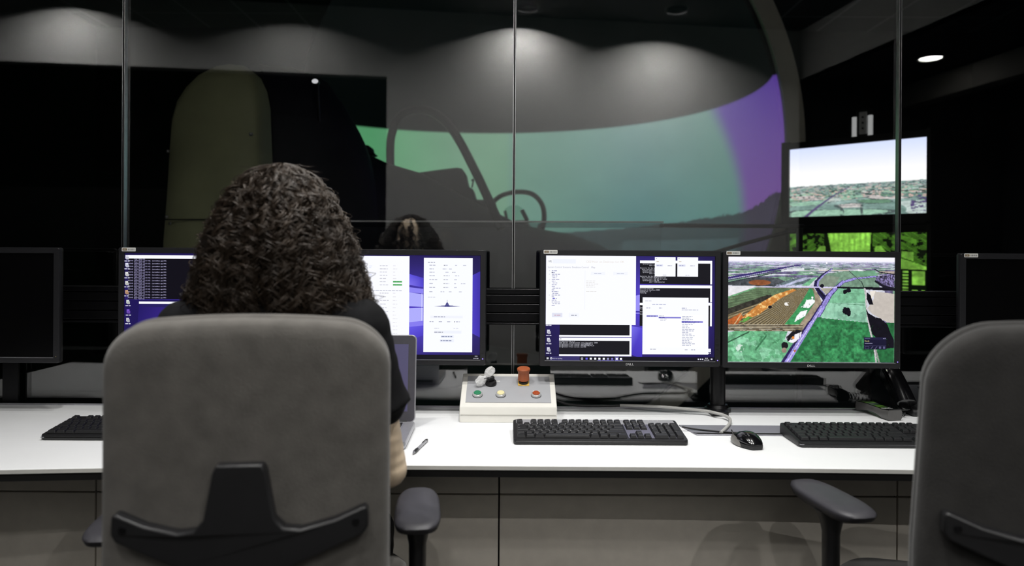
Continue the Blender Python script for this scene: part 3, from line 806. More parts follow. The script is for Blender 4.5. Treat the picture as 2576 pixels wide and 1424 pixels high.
# ================================================================== monitors
MD = 2.29
def monitor(x0, y0, x1, y1, label, on=True, sticker=True, d=MD, logo=True):
    """x0..y1: outer bezel in photo pixels"""
    a = P(x0, y0, d); b = P(x1, y1, d)
    w, h = b.x - a.x, 0.36
    cx, cz = (a.x + b.x) / 2, (a.z + b.z) / 2; h = a.z - b.z
    s = d / F
    t = thing('computer_monitor', label, 'monitor', (cx, d, cz - h / 2), 0, 'desk monitors')
    iw, ih = w - 31 * s, h - 29.5 * s
    zc = h / 2 + (14.5 - 15) * s * -1 + 0.0 - 0.0005
    zc = h / 2
    # bezel ring
    o_ = rrect(w, h, .007, 4, 0, zc); n = len(o_)
    i_ = rrect(iw, ih, .0006, 4, 0, zc)
    m = MB()
    r = [[Vector((p[0], y, p[1])) for p in L] for L, y in ((rrect(w - .004, h - .004, .006, 4, 0, zc), .0), (o_, .003), (o_, .020), (rrect(w - .01, h - .01, .006, 4, 0, zc), .024))]
    r = [[Vector((p[0], .0035, p[1])) for p in i_], [Vector((p[0], 0.0, p[1])) for p in rrect(iw + .002, ih + .002, .001, 4, 0, zc)]] + r
    m.loft(r, cap=False)
    m.build('bezel', m_bezel, t, ang=.9)
    bk = MB().loft([[Vector((p[0], y, p[1])) for p in rrect(w * k - .012, h * k - .012, .01, 4, 0, zc)] for k, y in ((1, .022), (.97, .034), (.62, .048), (.60, .055))])
    bk.build('back_shell', m_black_pl, t)
    MB().box((0, -.0006, zc - ih / 2 - .0009), (iw + .004, .0022, .0021)).build('silver_strip', m_alu, t)
    if logo:
        g, W = text2d('DELL', .0092); tm = MB()
        for q, (vs, fs) in enumerate(g):
            cxg = sum(p[0] for p in vs) / len(vs)
            if q == 1:
                vs = [((p[0] - cxg) * math.cos(.5) - (p[1] - .0033) * math.sin(.5) + cxg, (p[0] - cxg) * math.sin(.5) + (p[1] - .0033) * math.cos(.5) + .0033) for p in vs]
            tm.add([(p[0] * 1.25 - W * .625, -.0004, p[1] + zc - h / 2 + .0045) for p in vs], fs)
        tm.build('logo', m_legend, t, smooth=False)
    if sticker:
        sx = -w / 2 + 27 * s; sz = zc + h / 2 - 5.5 * s
        st = MB().prism(rrect(35 * s, 9.6 * s, 1.6 * s, 3, sx, sz), .0006, 'xz', -.0006).build('asset_sticker', m_label, t)
        MB().prism(rrect(11 * s, 5.6 * s, 1.0 * s, 3, sx - 10 * s, sz), .0003, 'xz', -.0009).build('sticker_badge', m_tan, st)
        g, W = text2d('CSC', 4.6 * s); tm = MB()
        for vs, fs in g: tm.add([(p[0] + sx - 10 * s - W / 2, -.0011, p[1] + sz - 1.7 * s) for p in vs], fs)
        tm.build('sticker_text', m_label, st, smooth=False)
        bc = MB()
        for k in range(10): bc.box((sx + (-1.5 + 1.75 * k) * s, -.0007, sz), (random.choice((.6, 1.0, 1.3)) * s, .0003, 4.2 * s))
        bc.build('barcode', m_barcode, st)
    MB().lathe([(.0001, 0), (.0017, 0), (.0017, .0006), (.0001, .0006)], 12, (w / 2 - 8 * s, .0004, zc - h / 2 + 17 * s), axis='y').build('power_light', mat('power_led', (120, 100, 230), .4, emit=(150, 125, 255), estr=1.4) if on else mat('power_led_amber', (90, 84, 60), .4, emit=(120, 110, 70), estr=.25), t)
    for k in range(4):
        MB().box((w / 2 - 8 * s, -.0003, zc - h / 2 + (32 + 13 * k) * s), (5 * s, .0008, 1.6 * s)).build('menu_button', m_black_pl, t)
    return t, iw, ih, zc, s
def off_screen(mon):
    t, iw, ih, zc, s = mon
    MB().box((0, .005, zc), (iw, .003, ih)).build('screen', m_screen_off, t, smooth=False)
def ui_for(mon, sx0, sy0, sx1, sy1):
    t, iw, ih, zc, s = mon
    return UI(sx0, sy0, sx1, sy1, iw, ih)
def finish_ui(ui, mon):
    o = ui.build('screen', m_display, mon[0], .0035); o.location = (0, 0, mon[3]); 
    return o
WALL1, WALL2, WALL3 = (70, 54, 182), (38, 27, 98), (24, 17, 60)
BLK = (20, 19, 26); WH = (247, 248, 255); LAV = (213, 212, 250)
def wallpaper(ui, hx, hy):
    """deep blue desktop lit from one spot"""
    n, m_ = 16, 12
    def col(x, y):
        k = math.exp(-(((x - hx) / 170) ** 2 + ((y - hy) / 120) ** 2))
        return tuple(WALL3[i] * (1 - k) + (82, 66, 200)[i] * k if k > .0 else WALL3[i] for i in range(3))
    for i in range(n):
        for j in range(m_):
            xa, xb = ui.x0 + (ui_w(ui)) * i / n, ui.x0 + ui_w(ui) * (i + 1) / n
            ya, yb = ui.y0 + ui_h(ui) * j / m_, ui.y0 + ui_h(ui) * (j + 1) / m_
            ui.poly([(xa, ya), (xb, ya), (xb, yb), (xa, yb)], [col(xa, ya), col(xb, ya), col(xb, yb), col(xa, yb)], 0)
def ui_w(ui): return ui.w / ui.sx
def ui_h(ui): return ui.h / ui.sy
def icon(ui, x, y, col=(232, 232, 240), lab=True):
    ui.rect(x - 4, y - 6, x + 3, y + 3, col, 2); ui.rect(x - 2, y - 2, x + 5, y + 5, tuple(int(c * .85) for c in col), 3)
    if lab: ui.grey_text(x - 6, y + 9, 13, (200, 200, 220), 3, 2.4)

# --- leftmost, switched off
off_screen(monitor(-300, 620, 148, 914, 'switched-off black monitor cut by the left edge of the photo', False, False, logo=False))
off_screen(monitor(2416, 637, 2866, 930, 'switched-off black monitor at the right edge behind the grey chair', False, True))
# --- console monitor
mon = monitor(297, 622, 752, 918, 'lit monitor left of the curly hair showing a black text console')
ui = ui_for(mon, 313, 637, 737, 904)
wallpaper(ui, 500, 800)
ui.rect(322, 649, 735, 754, (14, 12, 22), 1); ui.rect(322, 642, 735, 650.5, WH, 2)
y = 653.5
for k in range(14):
    a, b = 49 + k // 3, (17 * k + 8) % 60
    ui.text(337, y, 'Time: +%d.%03d' % (8344 + k, (270 + 137 * k) % 1000), 4.0, (176, 170, 214), 3, .5, fit=27)
    ui.text(322, y + 3.9, 'MESSAGE', 4.0, (176, 170, 214), 3, .5, fit=13)
    ui.text(337, y + 3.9, '[2018-07-24,_(13-%02d-%02d]' % (51 + k // 4, b), 4.0, (182, 176, 220), 3, .5, fit=41)
    ui.text(382, y + 3.9, '(tartenHost.cpp:344)', 4.0, (205, 200, 240), 3, .5, fit=36)
    y += 7.22
ui.text(337, y, 'Time: +8359.026', 4.0, (176, 170, 214), 3, .5, fit=27)
ui.rect(313, 755, 737, 900, (30, 21, 84), 1)
ui.poly([(350, 768), (737, 768), (737, 904), (340, 904)], [(34, 24, 96), (90, 60, 200), (80, 50, 190), (44, 32, 120)], 2)
ui.rect(350, 760, 735, 766, WH, 4)
ui.rect(356, 767, 735, 774, (38, 30, 96), 3)
for k, yy in enumerate((648, 668, 691, 714, 737)):
    icon(ui, 319, yy, ((222, 222, 236), (214, 216, 232), (222, 222, 222), (215, 215, 210), (196, 156, 120))[k])
icon(ui, 322, 762, (206, 214, 210)); icon(ui, 323, 786, (122, 84, 196)); icon(ui, 322, 808, (196, 196, 206))
finish_ui(ui, mon)
# --- form monitor, partly behind the hair
mon = monitor(767, 626, 1222, 920, 'lit monitor right of the curly hair showing two white form windows', True, False)
ui = ui_for(mon, 783, 640, 1206, 907)
wallpaper(ui, 1040, 790)
ui.poly([(1029, 688), (1064, 698), (1064, 722), (1029, 716)], [(92, 80, 220), (70, 58, 190), (80, 68, 205), (122, 110, 232)], 2)
ui.poly([(1029, 722), (1064, 726), (1064, 738), (1029, 735)], [(140, 132, 240)] * 4, 2)
ui.poly([(1029, 735), (1064, 740), (1064, 772), (1029, 771)], [(172, 170, 248)] * 4, 3)
ui.poly([(1029, 775), (1064, 774), (1064, 808), (1029, 812)], [(172, 170, 248)] * 4, 3)
ui.poly([(1029, 771), (1064, 772), (1064, 774), (1029, 776)], [(74, 56, 186)] * 4, 4)
ui.poly([(1029, 812), (1064, 808), (1064, 820), (1029, 824)], [(132, 122, 236)] * 4, 3)
ui.poly([(1029, 824), (1064, 820), (1064, 846), (1029, 858)], [(100, 88, 226), (92, 80, 215), (72, 58, 190), (76, 62, 196)], 2)
ui.line((1060.5, 738), (1060.5, 808), 1.6, (214, 214, 255), 4)
ui.poly([(1187, 690), (1206, 680), (1206, 850), (1187, 840)], [(70, 58, 186), (58, 44, 160), (62, 48, 168), (74, 60, 190)], 1)
ui.rect(800, 642, 1029, 882, WH, 5); ui.rect(1065, 646, 1187, 888, (246, 248, 255), 5)
GT = (196, 196, 206)
for k in range(22):
    yy = 667 + 8.2 * k if k < 7 else 728 + 9.4 * (k - 6)
    if yy > 845: break
    ui.grey_text(955, yy, random.uniform(14, 24), GT, 7, 1.9); 
    if k not in (5, 6): ui.grey_text(988, yy, random.uniform(6, 12), (222, 220, 226), 7, 1.7)
ui.grey_text(930, 731, 82, (180, 182, 198), 7, 1.8)
for yy in (708, 716): ui.rect(988, yy - 1.9, 1011, yy + 1.9, (84, 176, 96), 7); ui.grey_text(990, yy, 18, (50, 140, 70), 8, 1.6)
for yy in (668, 672, 690, 694, 712): ui.grey_text(928, yy, 8, (222, 226, 246), 7, 2)
ui.rect(995, 863, 1020, 871, (234, 236, 246), 6); ui.grey_text(1002, 867, 10, (170, 172, 190), 7, 1.8)
ui.rect(983, 879, 1029, 882, (214, 216, 250), 6)
ui.grey_text(1075, 657.5, 18, (150, 152, 170), 7, 2)
rows = (665, 674.5, 683, 692, 702, 712, 722, 733)
for k, yy in enumerate(rows):
    ui.grey_text(1079, yy, random.uniform(8, 22), (176, 178, 196), 7, 1.9)
    for xx in ((1117, 1143, 1163), (1112, 1128), (1119, 1140), (1119, 1143), (1119, 1141), (1119, 1141, 1158), (1119, 1141), (1107, 1128, 1153))[k]:
        ui.grey_text(xx, yy, random.uniform(6, 11), (190, 192, 208), 7, 1.9)
    if k in (0, 2, 3, 4, 5, 6): ui.rect((1138 if k == 2 else 1116) - .9, yy - .9, (1138 if k == 2 else 1116) + .9, yy + .9, (60, 60, 80), 8)
ui.grey_text(1076, 747, 18, (206, 208, 220), 7, 1.7)
# small aeroplane, seen from the front
pl = (96, 96, 150)
ui.poly([(1091, 770.3), (1120, 768.6), (1128, 768.6), (1158, 770.3), (1128, 771.4), (1120, 771.4)], pl, 7)
ui.poly([(1118, 771), (1121, 763), (1123.2, 760), (1124.8, 760), (1127, 763), (1130, 771)], (80, 80, 138), 8)
ui.line((1124, 754), (1124, 761), .9, pl, 8); ui.line((1109, 768), (1139, 768), .8, pl, 7)
for xx in (1119.5, 1124, 1128.5): ui.rect(xx - 1.4, 768, xx + 1.4, 771, (46, 40, 120), 9)
ui.rect(1082, 794.5, 1163, 801, (238, 240, 248), 6); ui.grey_text(1091, 797.5, 28, (140, 144, 170), 7, 2)
for xx in (1080, 1103, 1124, 1146): ui.grey_text(xx, 810, 10, (172, 174, 192), 7, 1.9)
ui.rect(1142, 809, 1144, 811, (60, 60, 80), 8)
ui.grey_text(1092, 827, 12, (200, 202, 214), 7, 1.7); ui.grey_text(1140, 827, 12, (210, 210, 222), 7, 1.7)
ui.rect(1092, 833, 1160, 840, (236, 239, 248), 6); ui.grey_text(1092, 837, 22, (130, 132, 150), 7, 2)
for yy, a in ((848, 1108), (858.5, 1106)): ui.rect(a, yy - 4, 1141, yy + 4, (234, 237, 248), 6); ui.grey_text(a + 2, yy, 27, (130, 138, 168), 7, 2.1)
ui.rect(783, 895, 1206, 907, (16, 14, 26), 6)
ui.text(1194, 899.5, '13:55', 4.2, (225, 225, 240), 8, fit=7); ui.text(1190, 905, '24/07/2018', 4.2, (225, 225, 240), 8, fit=13)
finish_ui(ui, mon)
# --- control monitor
mon = monitor(1358, 628, 1813, 924, 'lit monitor right of the white console box showing many open windows')
ui = ui_for(mon, 1373, 643, 1797, 910)
wallpaper(ui, 1610, 770)
ui.poly([(1598, 744), (1616, 740), (1616, 790), (1590, 790)], [(150, 142, 242)] * 4, 1)
ui.rect(1598, 783, 1620, 787, (58, 42, 160), 2)
ui.poly([(1589, 822), (1616, 826), (1616, 905), (1589, 895)], [(120, 112, 232), (84, 70, 210), (66, 50, 180), (66, 50, 180)], 1)
# large white window
ui.rect(1373.6, 643, 1599, 819, WH, 4)
ui.text(1379, 660.5, 'VR', 8.6, (120, 124, 130), 6, fit=9.5)
ui.rect(1390, 652, 1448, 663, (238, 241, 252), 5)
ui.text(1474, 660.5, 'CIGI Host on Desktop not OK', 7.2, (224, 214, 196), 6, fit=96)
for t_, xx, ww in (('System Control', 1378, 35), ('Scenario', 1415.5, 21), ('Simulation Control', 1438.5, 42), ('Map', 1487, 10)):
    ui.text(xx, 674.6, t_, 6.4, (168, 170, 178), 6, fit=ww)
for k in range(21):
    yy = 681.8 + 4.42 * k
    ind = (1388, 1390, 1388)[k % 3]
    ui.grey_text(ind, yy, random.uniform(6, 21), (158, 160, 190), 6, 1.8)
    if k in (0, 2, 5, 7, 14, 17): ui.rect(1381, yy - .6, 1383.5, yy + .6, (190, 190, 205), 6)
ui.rect(1387.5, 685, 1390, 687.2, (60, 60, 80), 7); ui.rect(1390.5, 750.5, 1396, 754, (120, 118, 200), 7)
ui.rect(1486, 684, 1522, 692, (241, 243, 253), 5); ui.grey_text(1494, 688, 18, (186, 190, 208), 6, 1.8)
ui.rect(1542, 684, 1578, 692, (241, 243, 253), 5); ui.grey_text(1551, 688, 18, (186, 190, 208), 6, 1.8)
ui.line((1471.5, 681), (1471.5, 780), .8, (230, 232, 244), 5)
for yy in (707, 711, 715, 719, 723, 734): ui.grey_text(1474, yy, random.uniform(18, 32), (222, 220, 216), 6, 1.4)
ui.rect(1389, 789, 1415, 800, (222, 224, 238), 5); ui.grey_text(1395, 795, 15, (200, 160, 180), 6, 2)
ui.rect(1431, 789, 1457, 800, (241, 243, 252), 5); ui.grey_text(1437, 795, 14, (140, 144, 160), 6, 2)
# console windows, upper right
CT = (214, 214, 226)
def console(x0, y0, x1, y1, lines, z, bar=True, tx=0):
    ui.rect(x0, y0 + 7, x1 - 4.6, y1, BLK, z); ui.rect(x0, y0, x1, y0 + 7, WH, z); ui.rect(x1 - 4.6, y0 + 7, x1, y1, WH, z)
    for yy, xx, s_ in lines: ui.text(x0 + xx, yy, s_, 4.3, CT, z + 1, .5, fit=len(s_) * 1.78)
console(1609, 654, 1790, 714, [(664, 7, 'bytes/process ='), (667.8, 23, 'sent = 0'), (674.5, 0, 'Statistics for the last second'), (678, 5, 'bytes received = 96500.3'), (681.6, 7, 'process count = 527'), (685.2, 7, 'bytes/process = 182'), (688.8, 23, 'sent = 0'),
        (695.6, 0, 'Statistics for the last second:'), (699.2, 5, 'bytes received = 96500.3 bytes/sec'), (702.8, 7, 'process count = 527.447 per second'), (706.4, 7, 'bytes/process = 182.798'), (710, 23, 'sent = 12325 bytes/sec')], 3)
console(1609, 717, 1790, 760, [(727, 0, 'Persistor:Connected'), (730.6, 0, 'Connected to localhost:30000'), (734.2, 0, 'Catching up : 0'), (737.8, 0, 'resetting')], 3)
console(1609, 761, 1790, 821, [(775, 0, 'Test: 0000'), (778.6, 0, 'Test'), (786, 0, 'Test'), (792, 0, 'Test')], 3)
ui.rect(1609, 748, 1617, 762, BLK, 4)
for xx in (1646, 1702.5):
    ui.rect(xx, 645.5, xx + 52, 694.5, WH, 6); ui.rect(xx + 3, 664, xx + 20, 669, (216, 218, 236), 7); ui.grey_text(xx + 5, 666.6, 12, (160, 164, 200), 8, 2)
    ui.grey_text(xx + 32, 667, 11, (170, 172, 190), 8, 2); ui.grey_text(xx + 4, 656.5, 6, (205, 190, 170), 8, 1.6); ui.grey_text(xx + 20, 691, 10, (190, 190, 205), 8, 1.6)
    ui.rect(xx + 3, 648.5, xx + 5, 650, (80, 80, 100), 8)
# list window, lower right
ui.rect(1616, 748, 1781, 893, WH, 8)
ui.grey_text(1622, 757, 16, (206, 208, 222), 9, 1.8); ui.grey_text(1640, 766, 34, (190, 194, 216), 9, 1.8)
ui.grey_text(1625, 775, 10, (160, 164, 190), 9, 1.8); ui.grey_text(1657, 775, 8, (160, 164, 190), 9, 1.8); ui.grey_text(1714, 775, 12, (160, 164, 190), 9, 1.8); ui.grey_text(1714, 779.5, 42, (190, 192, 210), 9, 1.8)
for xa, xb in ((1625, 1654), (1656, 1711), (1713, 1767)): ui.rect(xa, 793, xb, 875, (250, 251, 255), 9)
for k in range(19):
    yy = 796 + 4.1 * k
    ui.grey_text(1715, yy, random.uniform(12, 34), (170, 174, 196), 10, 1.8)
ui.rect(1625.5, 793.5, 1655, 797.5, (150, 148, 220), 11); ui.rect(1656, 797.5, 1712, 801, (128, 124, 208), 11); ui.rect(1713.5, 808, 1767, 812, (128, 124, 208), 11)
ui.grey_text(1627, 795.5, 22, (80, 76, 150), 12, 1.6); ui.grey_text(1657, 799.3, 14, (70, 66, 150), 12, 1.6); ui.grey_text(1715, 810, 44, (66, 60, 140), 12, 1.6)
ui.grey_text(1657, 795, 12, (180, 182, 200), 11, 1.6); ui.grey_text(1660, 803, 16, (190, 192, 208), 11, 1.6); ui.grey_text(1660, 806.5, 14, (190, 192, 208), 11, 1.6)
ui.grey_text(1635, 880, 16, (160, 162, 180), 10, 1.8); ui.grey_text(1722, 881, 7, (180, 182, 196), 10, 1.8); ui.grey_text(1738, 881, 10, (160, 162, 180), 10, 1.8)
# two consoles lower left
ui.rect(1408.5, 819, 1584, 845.5, BLK, 3); ui.rect(1584, 819, 1589, 845.5, WH, 3); ui.rect(1407.5, 845.5, 1589, 850, WH, 3)
ui.rect(1407.5, 859.5, 1584, 894.5, BLK, 3); ui.rect(1407.5, 852, 1589, 859.5, WH, 3); ui.rect(1584, 859.5, 1589, 894.5, WH, 3); ui.rect(1407.5, 894.5, 1589, 899, WH, 3); ui.rect(1410, 854.5, 1413, 856, (60, 60, 80), 4)
for k, (s_, ww) in enumerate((('Enlightenment Hub v1.3', 39), ('Hub Server (info@systems.com) September 2008', 96), ('Enlightenment Client started, name=YORKSHIRE_tm', 84), ('Enlightenment Client started, name=SENTINEL-PC_tm', 87), ('Enlightenment Client started, name=ECS', 67))):
    ui.text(1408, 862.6 + 3.55 * k, s_, 4.3, CT, 4, .5, fit=ww)
for yy in (838, 859, 883): icon(ui, 1381, yy, (214, 214, 228))
ui.grey_text(1374, 821, 14, (210, 210, 225), 5, 2); ui.rect(1781, 878, 1788, 887, (236, 236, 246), 3); ui.grey_text(1780, 890, 8, (210, 210, 225), 3, 2)
# task bar
ui.rect(1373, 900, 1797, 910, (15, 13, 26), 6); ui.rect(1384, 900, 1459, 910, (54, 48, 104), 7)
for a, b in ((1376.4, 902.6), (1378.9, 902.6), (1376.4, 905.1), (1378.9, 905.1)): ui.rect(a, b, a + 2.1, b + 2.1, WH, 8)
for k in range(12):
    a = 2 * pi * k / 12; b = 2 * pi * (k + 1) / 12
    ui.poly([(1387.6 + 2.6 * math.cos(a), 904.8 + 2.6 * math.sin(a)), (1387.6 + 2.6 * math.cos(b), 904.8 + 2.6 * math.sin(b)), (1387.6 + 1.6 * math.cos(b), 904.8 + 1.6 * math.sin(b)), (1387.6 + 1.6 * math.cos(a), 904.8 + 1.6 * math.sin(a))], WH, 8)
ui.text(1391.5, 906.4, 'Ask me anything', 4.6, (206, 206, 224), 8, fit=24)
for k, xx in enumerate((1465, 1476.5, 1487, 1498, 1508.5, 1519.5, 1530, 1540.5, 1552, 1562.5)):
    if k == 8: ui.rect(xx - 5, 900, xx + 5, 910, (84, 78, 140), 7)
    ui.rect(xx - 2.6, 902.6, xx + 2.6, 907.4, ((224, 224, 240), (96, 90, 220), WH, WH, WH, WH, (150, 150, 190), (120, 110, 190), WH, WH)[k], 8)
    if k in (4, 5, 6, 7, 8, 9): ui.rect(xx - 4.5, 909, xx + 4.5, 910, (130, 124, 230), 8)
    if k == 0: ui.rect(xx - 1.4, 903.6, xx + 1.4, 906.4, (15, 13, 26), 9)
for xx in (1756.5, 1762, 1767): ui.rect(xx - 1.6, 903.4, xx + 1.6, 906.6, (214, 214, 228), 8)
ui.text(1773.5, 903.7, '13:55', 4.0, WH, 8, fit=7); ui.text(1770.5, 908.3, '24/07/2018', 4.0, WH, 8, fit=13.5); ui.rect(1787.6, 903, 1791.6, 906.4, (214, 214, 228), 8)
finish_ui(ui, mon)
# --- aerial view monitor
mon = monitor(1818, 631, 2266, 928, 'lit monitor right of centre showing an aerial view of green farmland', d=2.293)
def aerial(W=430, H=268):
    yy, xx = np.mgrid[0:H, 0:W]
    X = 120 + 1670 * xx / (W - 1.0); Y = 183 + 1052 * yy / (H - 1.0)
    U = xx / (W - 1.0); V = yy / (H - 1.0)
    n1 = fbm(U, V, 60, 40, 1, 4); n2 = fbm(U, V, 14, 10, 2, 4); n3 = fbm(U, V, 160, 100, 3, 2)
    img = np.zeros((H, W, 3))
    def col(c, am=0.25, n=n1): return np.array(c)[None, None] * (1 + am * 2 * (n - .5))[..., None]
    def put(m, c): img[m] = np.broadcast_to(c, img.shape)[m]
    dep = np.clip((Y - 225) / 260, 0.02, 1); per = 1 / dep
    fx = (X - 1000) * per / 600; fx = fx * .8 + .12 * per; cell = vnoise(fx + 40 + .1 * n2, per * 1.0 + 7, 1.4, 4.6, 9); cell2 = vnoise(fx + 90, per + 3, 1.9, 6.3, 10)
    far = np.where((cell > .62)[..., None], col((205, 206, 218), .2), np.where((cell2 > .5)[..., None], col((116, 150, 128), .35), col((104, 98, 132), .4)))
    put(np.ones(X.shape, bool), far)
    hz = np.clip((300 - Y) / 75, 0, 1)[..., None] * .65; img[:] = img * (1 - hz) + np.array((196, 190, 232)) * hz
    sk = np.clip((243 - Y) / 22, 0, 1)[..., None]; img[:] = img * (1 - sk) + np.array((246, 244, 255)) * sk
    def stroke(pts, wd, c, am=.15):
        w0, w1 = wd if isinstance(wd, tuple) else (wd, wd)
        for k in range(len(pts) - 1):
            d = dseg(X, Y, pts[k], pts[k + 1]); ww = w0 + (w1 - w0) * (k + .5) / max(1, len(pts) - 1)
            put(d < ww / 2 + 2.5 * (n3 - .5), col(c, am, n3))
    stroke([(120, 395), (500, 325), (700, 285), (850, 260)], (22, 10), (58, 46, 110))
    stroke([(120, 418), (540, 335), (700, 305)], 10, (70, 66, 96)); stroke([(120, 440), (420, 380), (560, 350)], 9, (40, 40, 56)); stroke([(120, 408), (520, 332)], 5, (190, 190, 225))
    put(inpoly(X, Y, [(120, 445), (420, 385), (620, 395), (700, 430), (600, 478), (120, 470)]), col((74, 78, 84), .5))
    put(((X - 435) / 112) ** 2 + ((Y - 440) / 28) ** 2 < 1, col((140, 84, 52), .25))
    str_ = (np.sin((X * .35 + Y * .95) * .11 + 3 * n2) > .2)
    m = inpoly(X, Y, [(560, 480), (760, 400), (890, 378), (960, 400), (860, 470)]); put(m, col((96, 112, 118), .4)); put(m & str_, col((176, 180, 206), .3))
    put(inpoly(X, Y, [(650, 310), (880, 292), (880, 320), (650, 330)]), col((216, 220, 226), .1)); put(inpoly(X, Y, [(1030, 306), (1330, 306), (1330, 318), (1030, 320)]), col((206, 196, 190), .1))
    put(inpoly(X, Y, [(1370, 316), (1430, 300), (1480, 318)]), col((236, 236, 240), .05)); put(inpoly(X, Y, [(925, 345), (955, 333), (990, 348)]), col((236, 236, 242), .05))
    put(inpoly(X, Y, [(470, 372), (545, 356), (540, 366), (490, 376)]), col((240, 240, 246), .05))
    put(inpoly(X, Y, [(1010, 390), (1080, 350), (1320, 318), (1600, 330), (1640, 480), (1000, 482)]), col((118, 148, 128), .22))
    put(inpoly(X, Y, [(1010, 390), (1090, 362), (1240, 380), (1180, 478), (1000, 482)]), col((132, 146, 130), .15))
    put(inpoly(X, Y, [(1350, 322), (1590, 316), (1620, 362), (1380, 368)]), col((112, 160, 130), .15)); put(inpoly(X, Y, [(1620, 318), (1790, 318), (1790, 345), (1640, 340)]), col((176, 160, 150), .1))
    m = inpoly(X, Y, [(1600, 370), (1790, 340), (1790, 480), (1690, 470), (1600, 420)]); put(m, col((100, 92, 128), .9, n3)); stroke([(1590, 300), (1640, 330), (1790, 350)], 10, (36, 34, 48))
    put(inpoly(X, Y, [(850, 470), (960, 395), (1015, 380), (960, 440), (930, 470)]), col((116, 178, 136), .2))
    # middle left
    put(inpoly(X, Y, [(120, 560), (400, 488), (800, 490), (980, 490), (1060, 640), (880, 920), (120, 920)]), col((112, 116, 92), .4))
    sdir = np.sin((np.arctan2(Y - 470, 1000 - X)) * 190 + 2 * n2) + 1.6 * (n1 - .5)
    m = inpoly(X, Y, [(120, 740), (480, 575), (900, 492), (985, 500), (860, 640), (690, 880), (120, 920)]); put(m, col((126, 112, 82), .3)); put(m & (sdir > .35), col((84, 76, 60), .4)); put(m & (sdir < -.85), col((176, 162, 132), .2))
    m = inpoly(X, Y, [(120, 590), (390, 492), (770, 498), (120, 745)]); put(m, col((100, 124, 92), .3)); put(m & (sdir > .5), col((84, 98, 74), .3))
    put(inpoly(X, Y, [(120, 700), (520, 560), (640, 548), (560, 590), (120, 765)]) & (n2 > .42), col((52, 50, 44), .5))
    put(inpoly(X, Y, [(130, 475), (378, 474), (370, 492), (120, 580), (120, 475)]), col((228, 226, 232), .08)); stroke([(120, 588), (395, 492)], 10, (110, 178, 128))
    m = inpoly(X, Y, [(255, 795), (420, 660), (590, 560), (770, 500), (805, 512), (640, 600), (430, 760), (330, 800)]); put(m, col((206, 136, 66), .22)); put(m & (n1 > .58), col((226, 186, 120), .15))
    put(inpoly(X, Y, [(120, 815), (250, 745), (270, 790), (200, 880), (120, 905)]), col((178, 96, 48), .35)); stroke([(170, 880), (262, 742)], 8, (214, 188, 140))
    m = inpoly(X, Y, [(230, 830), (330, 775), (360, 790), (280, 840)]); put(m & (n1 > .4), col((92, 150, 70), .3))
    m = inpoly(X, Y, [(935, 495), (965, 500), (992, 590), (985, 640), (920, 740), (840, 872), (675, 872), (790, 730), (870, 610)]); put(m, col((62, 146, 90), .22)); put(m & (n2 > .55), col((110, 186, 132), .15))
    m = inpoly(X, Y, [(905, 612), (985, 600), (992, 630), (930, 695), (850, 684), (890, 650)]); put(m & (n1 > .30), col((246, 247, 250), .03))
    m = inpoly(X, Y, [(850, 728), (918, 710), (895, 770), (785, 835), (810, 770)]); put(m & (n1 > .28), col((246, 247, 250), .03)); put((np.hypot(X - 710, (Y - 652) * 1.4) < 26) & (n1 > .45), col((238, 236, 232), .05)); put((np.hypot(X - 965, Y - 588) < 11), col((246, 247, 250), .03))
    put(inpoly(X, Y, [(985, 500), (1030, 555), (1062, 640), (965, 790), (860, 920), (830, 870), (990, 640)]), col((156, 142, 122), .25))
    m = (Y > 860) & (Y < 925) & (X < 870) & (X > 120); put(m, col((132, 118, 92), .4)); put(m & (np.sin(Y * .42 + 2 * n2) > .35), col((44, 40, 38), .5)); put(m & (np.sin(Y * .42 + 2 * n2) < -.8), col((214, 206, 186), .1))
    # bottom left field
    m = inpoly(X, Y, [(120, 940), (200, 925), (720, 925), (690, 1010), (800, 1050), (690, 1235), (120, 1235)]); put(m, col((104, 172, 128), .3)); put(m & (n2 > .62), col((134, 196, 158), .25)); put(m & (n2 < .34), col((78, 142, 100), .3))
    stroke([(120, 1040), (330, 935)], 12, (50, 84, 62)); stroke([(400, 1110), (500, 980)], 16, (60, 116, 80))
    put((np.hypot(X - 240, Y - 1100) < 40) & (n1 > .45), col((206, 226, 214), .1))
    # right fields
    m = inpoly(X, Y, [(1210, 490), (1485, 492), (1505, 640), (1535, 835), (1035, 785), (1110, 640)]); put(m, col((122, 182, 146), .2)); put(m & (Y > 640), col((150, 202, 174), .14)); put(m & (Y > 650) & (n2 > .5) & (X > 1180), col((128, 178, 152), .2))
    stroke([(1170, 640), (1490, 660)], 5, (86, 132, 104)); stroke([(1230, 540), (1480, 548)], 4, (92, 146, 112))
    m = inpoly(X, Y, [(1010, 785), (1540, 836), (1610, 990), (1660, 1235), (745, 1235), (880, 980)]); put(m, col((50, 122, 74), .5)); put(m & (n2 > .60), col((58, 132, 82), .45)); put(m & (n2 < .34), col((42, 106, 64), .45))
    put(inpoly(X, Y, [(1550, 850), (1790, 830), (1790, 1235), (1650, 1235), (1600, 990)]), col((40, 102, 60), .3))
    put(inpoly(X, Y, [(1590, 520), (1790, 545), (1790, 835), (1720, 832), (1560, 742), (1520, 690), (1580, 600)]), col((196, 188, 180), .05)); put(inpoly(X, Y, [(1540, 520), (1600, 516), (1585, 560), (1560, 600)]), col((232, 224, 214), .05))
    # roads
    stroke([(1095, 600), (1040, 530), (1000, 470), (1004, 430), (1060, 370), (1110, 330), (1160, 300)], (58, 12), (40, 34, 74)); stroke([(1100, 590), (1050, 525), (1018, 470), (1022, 425), (1075, 365), (1160, 300)], (26, 8), (150, 142, 206))
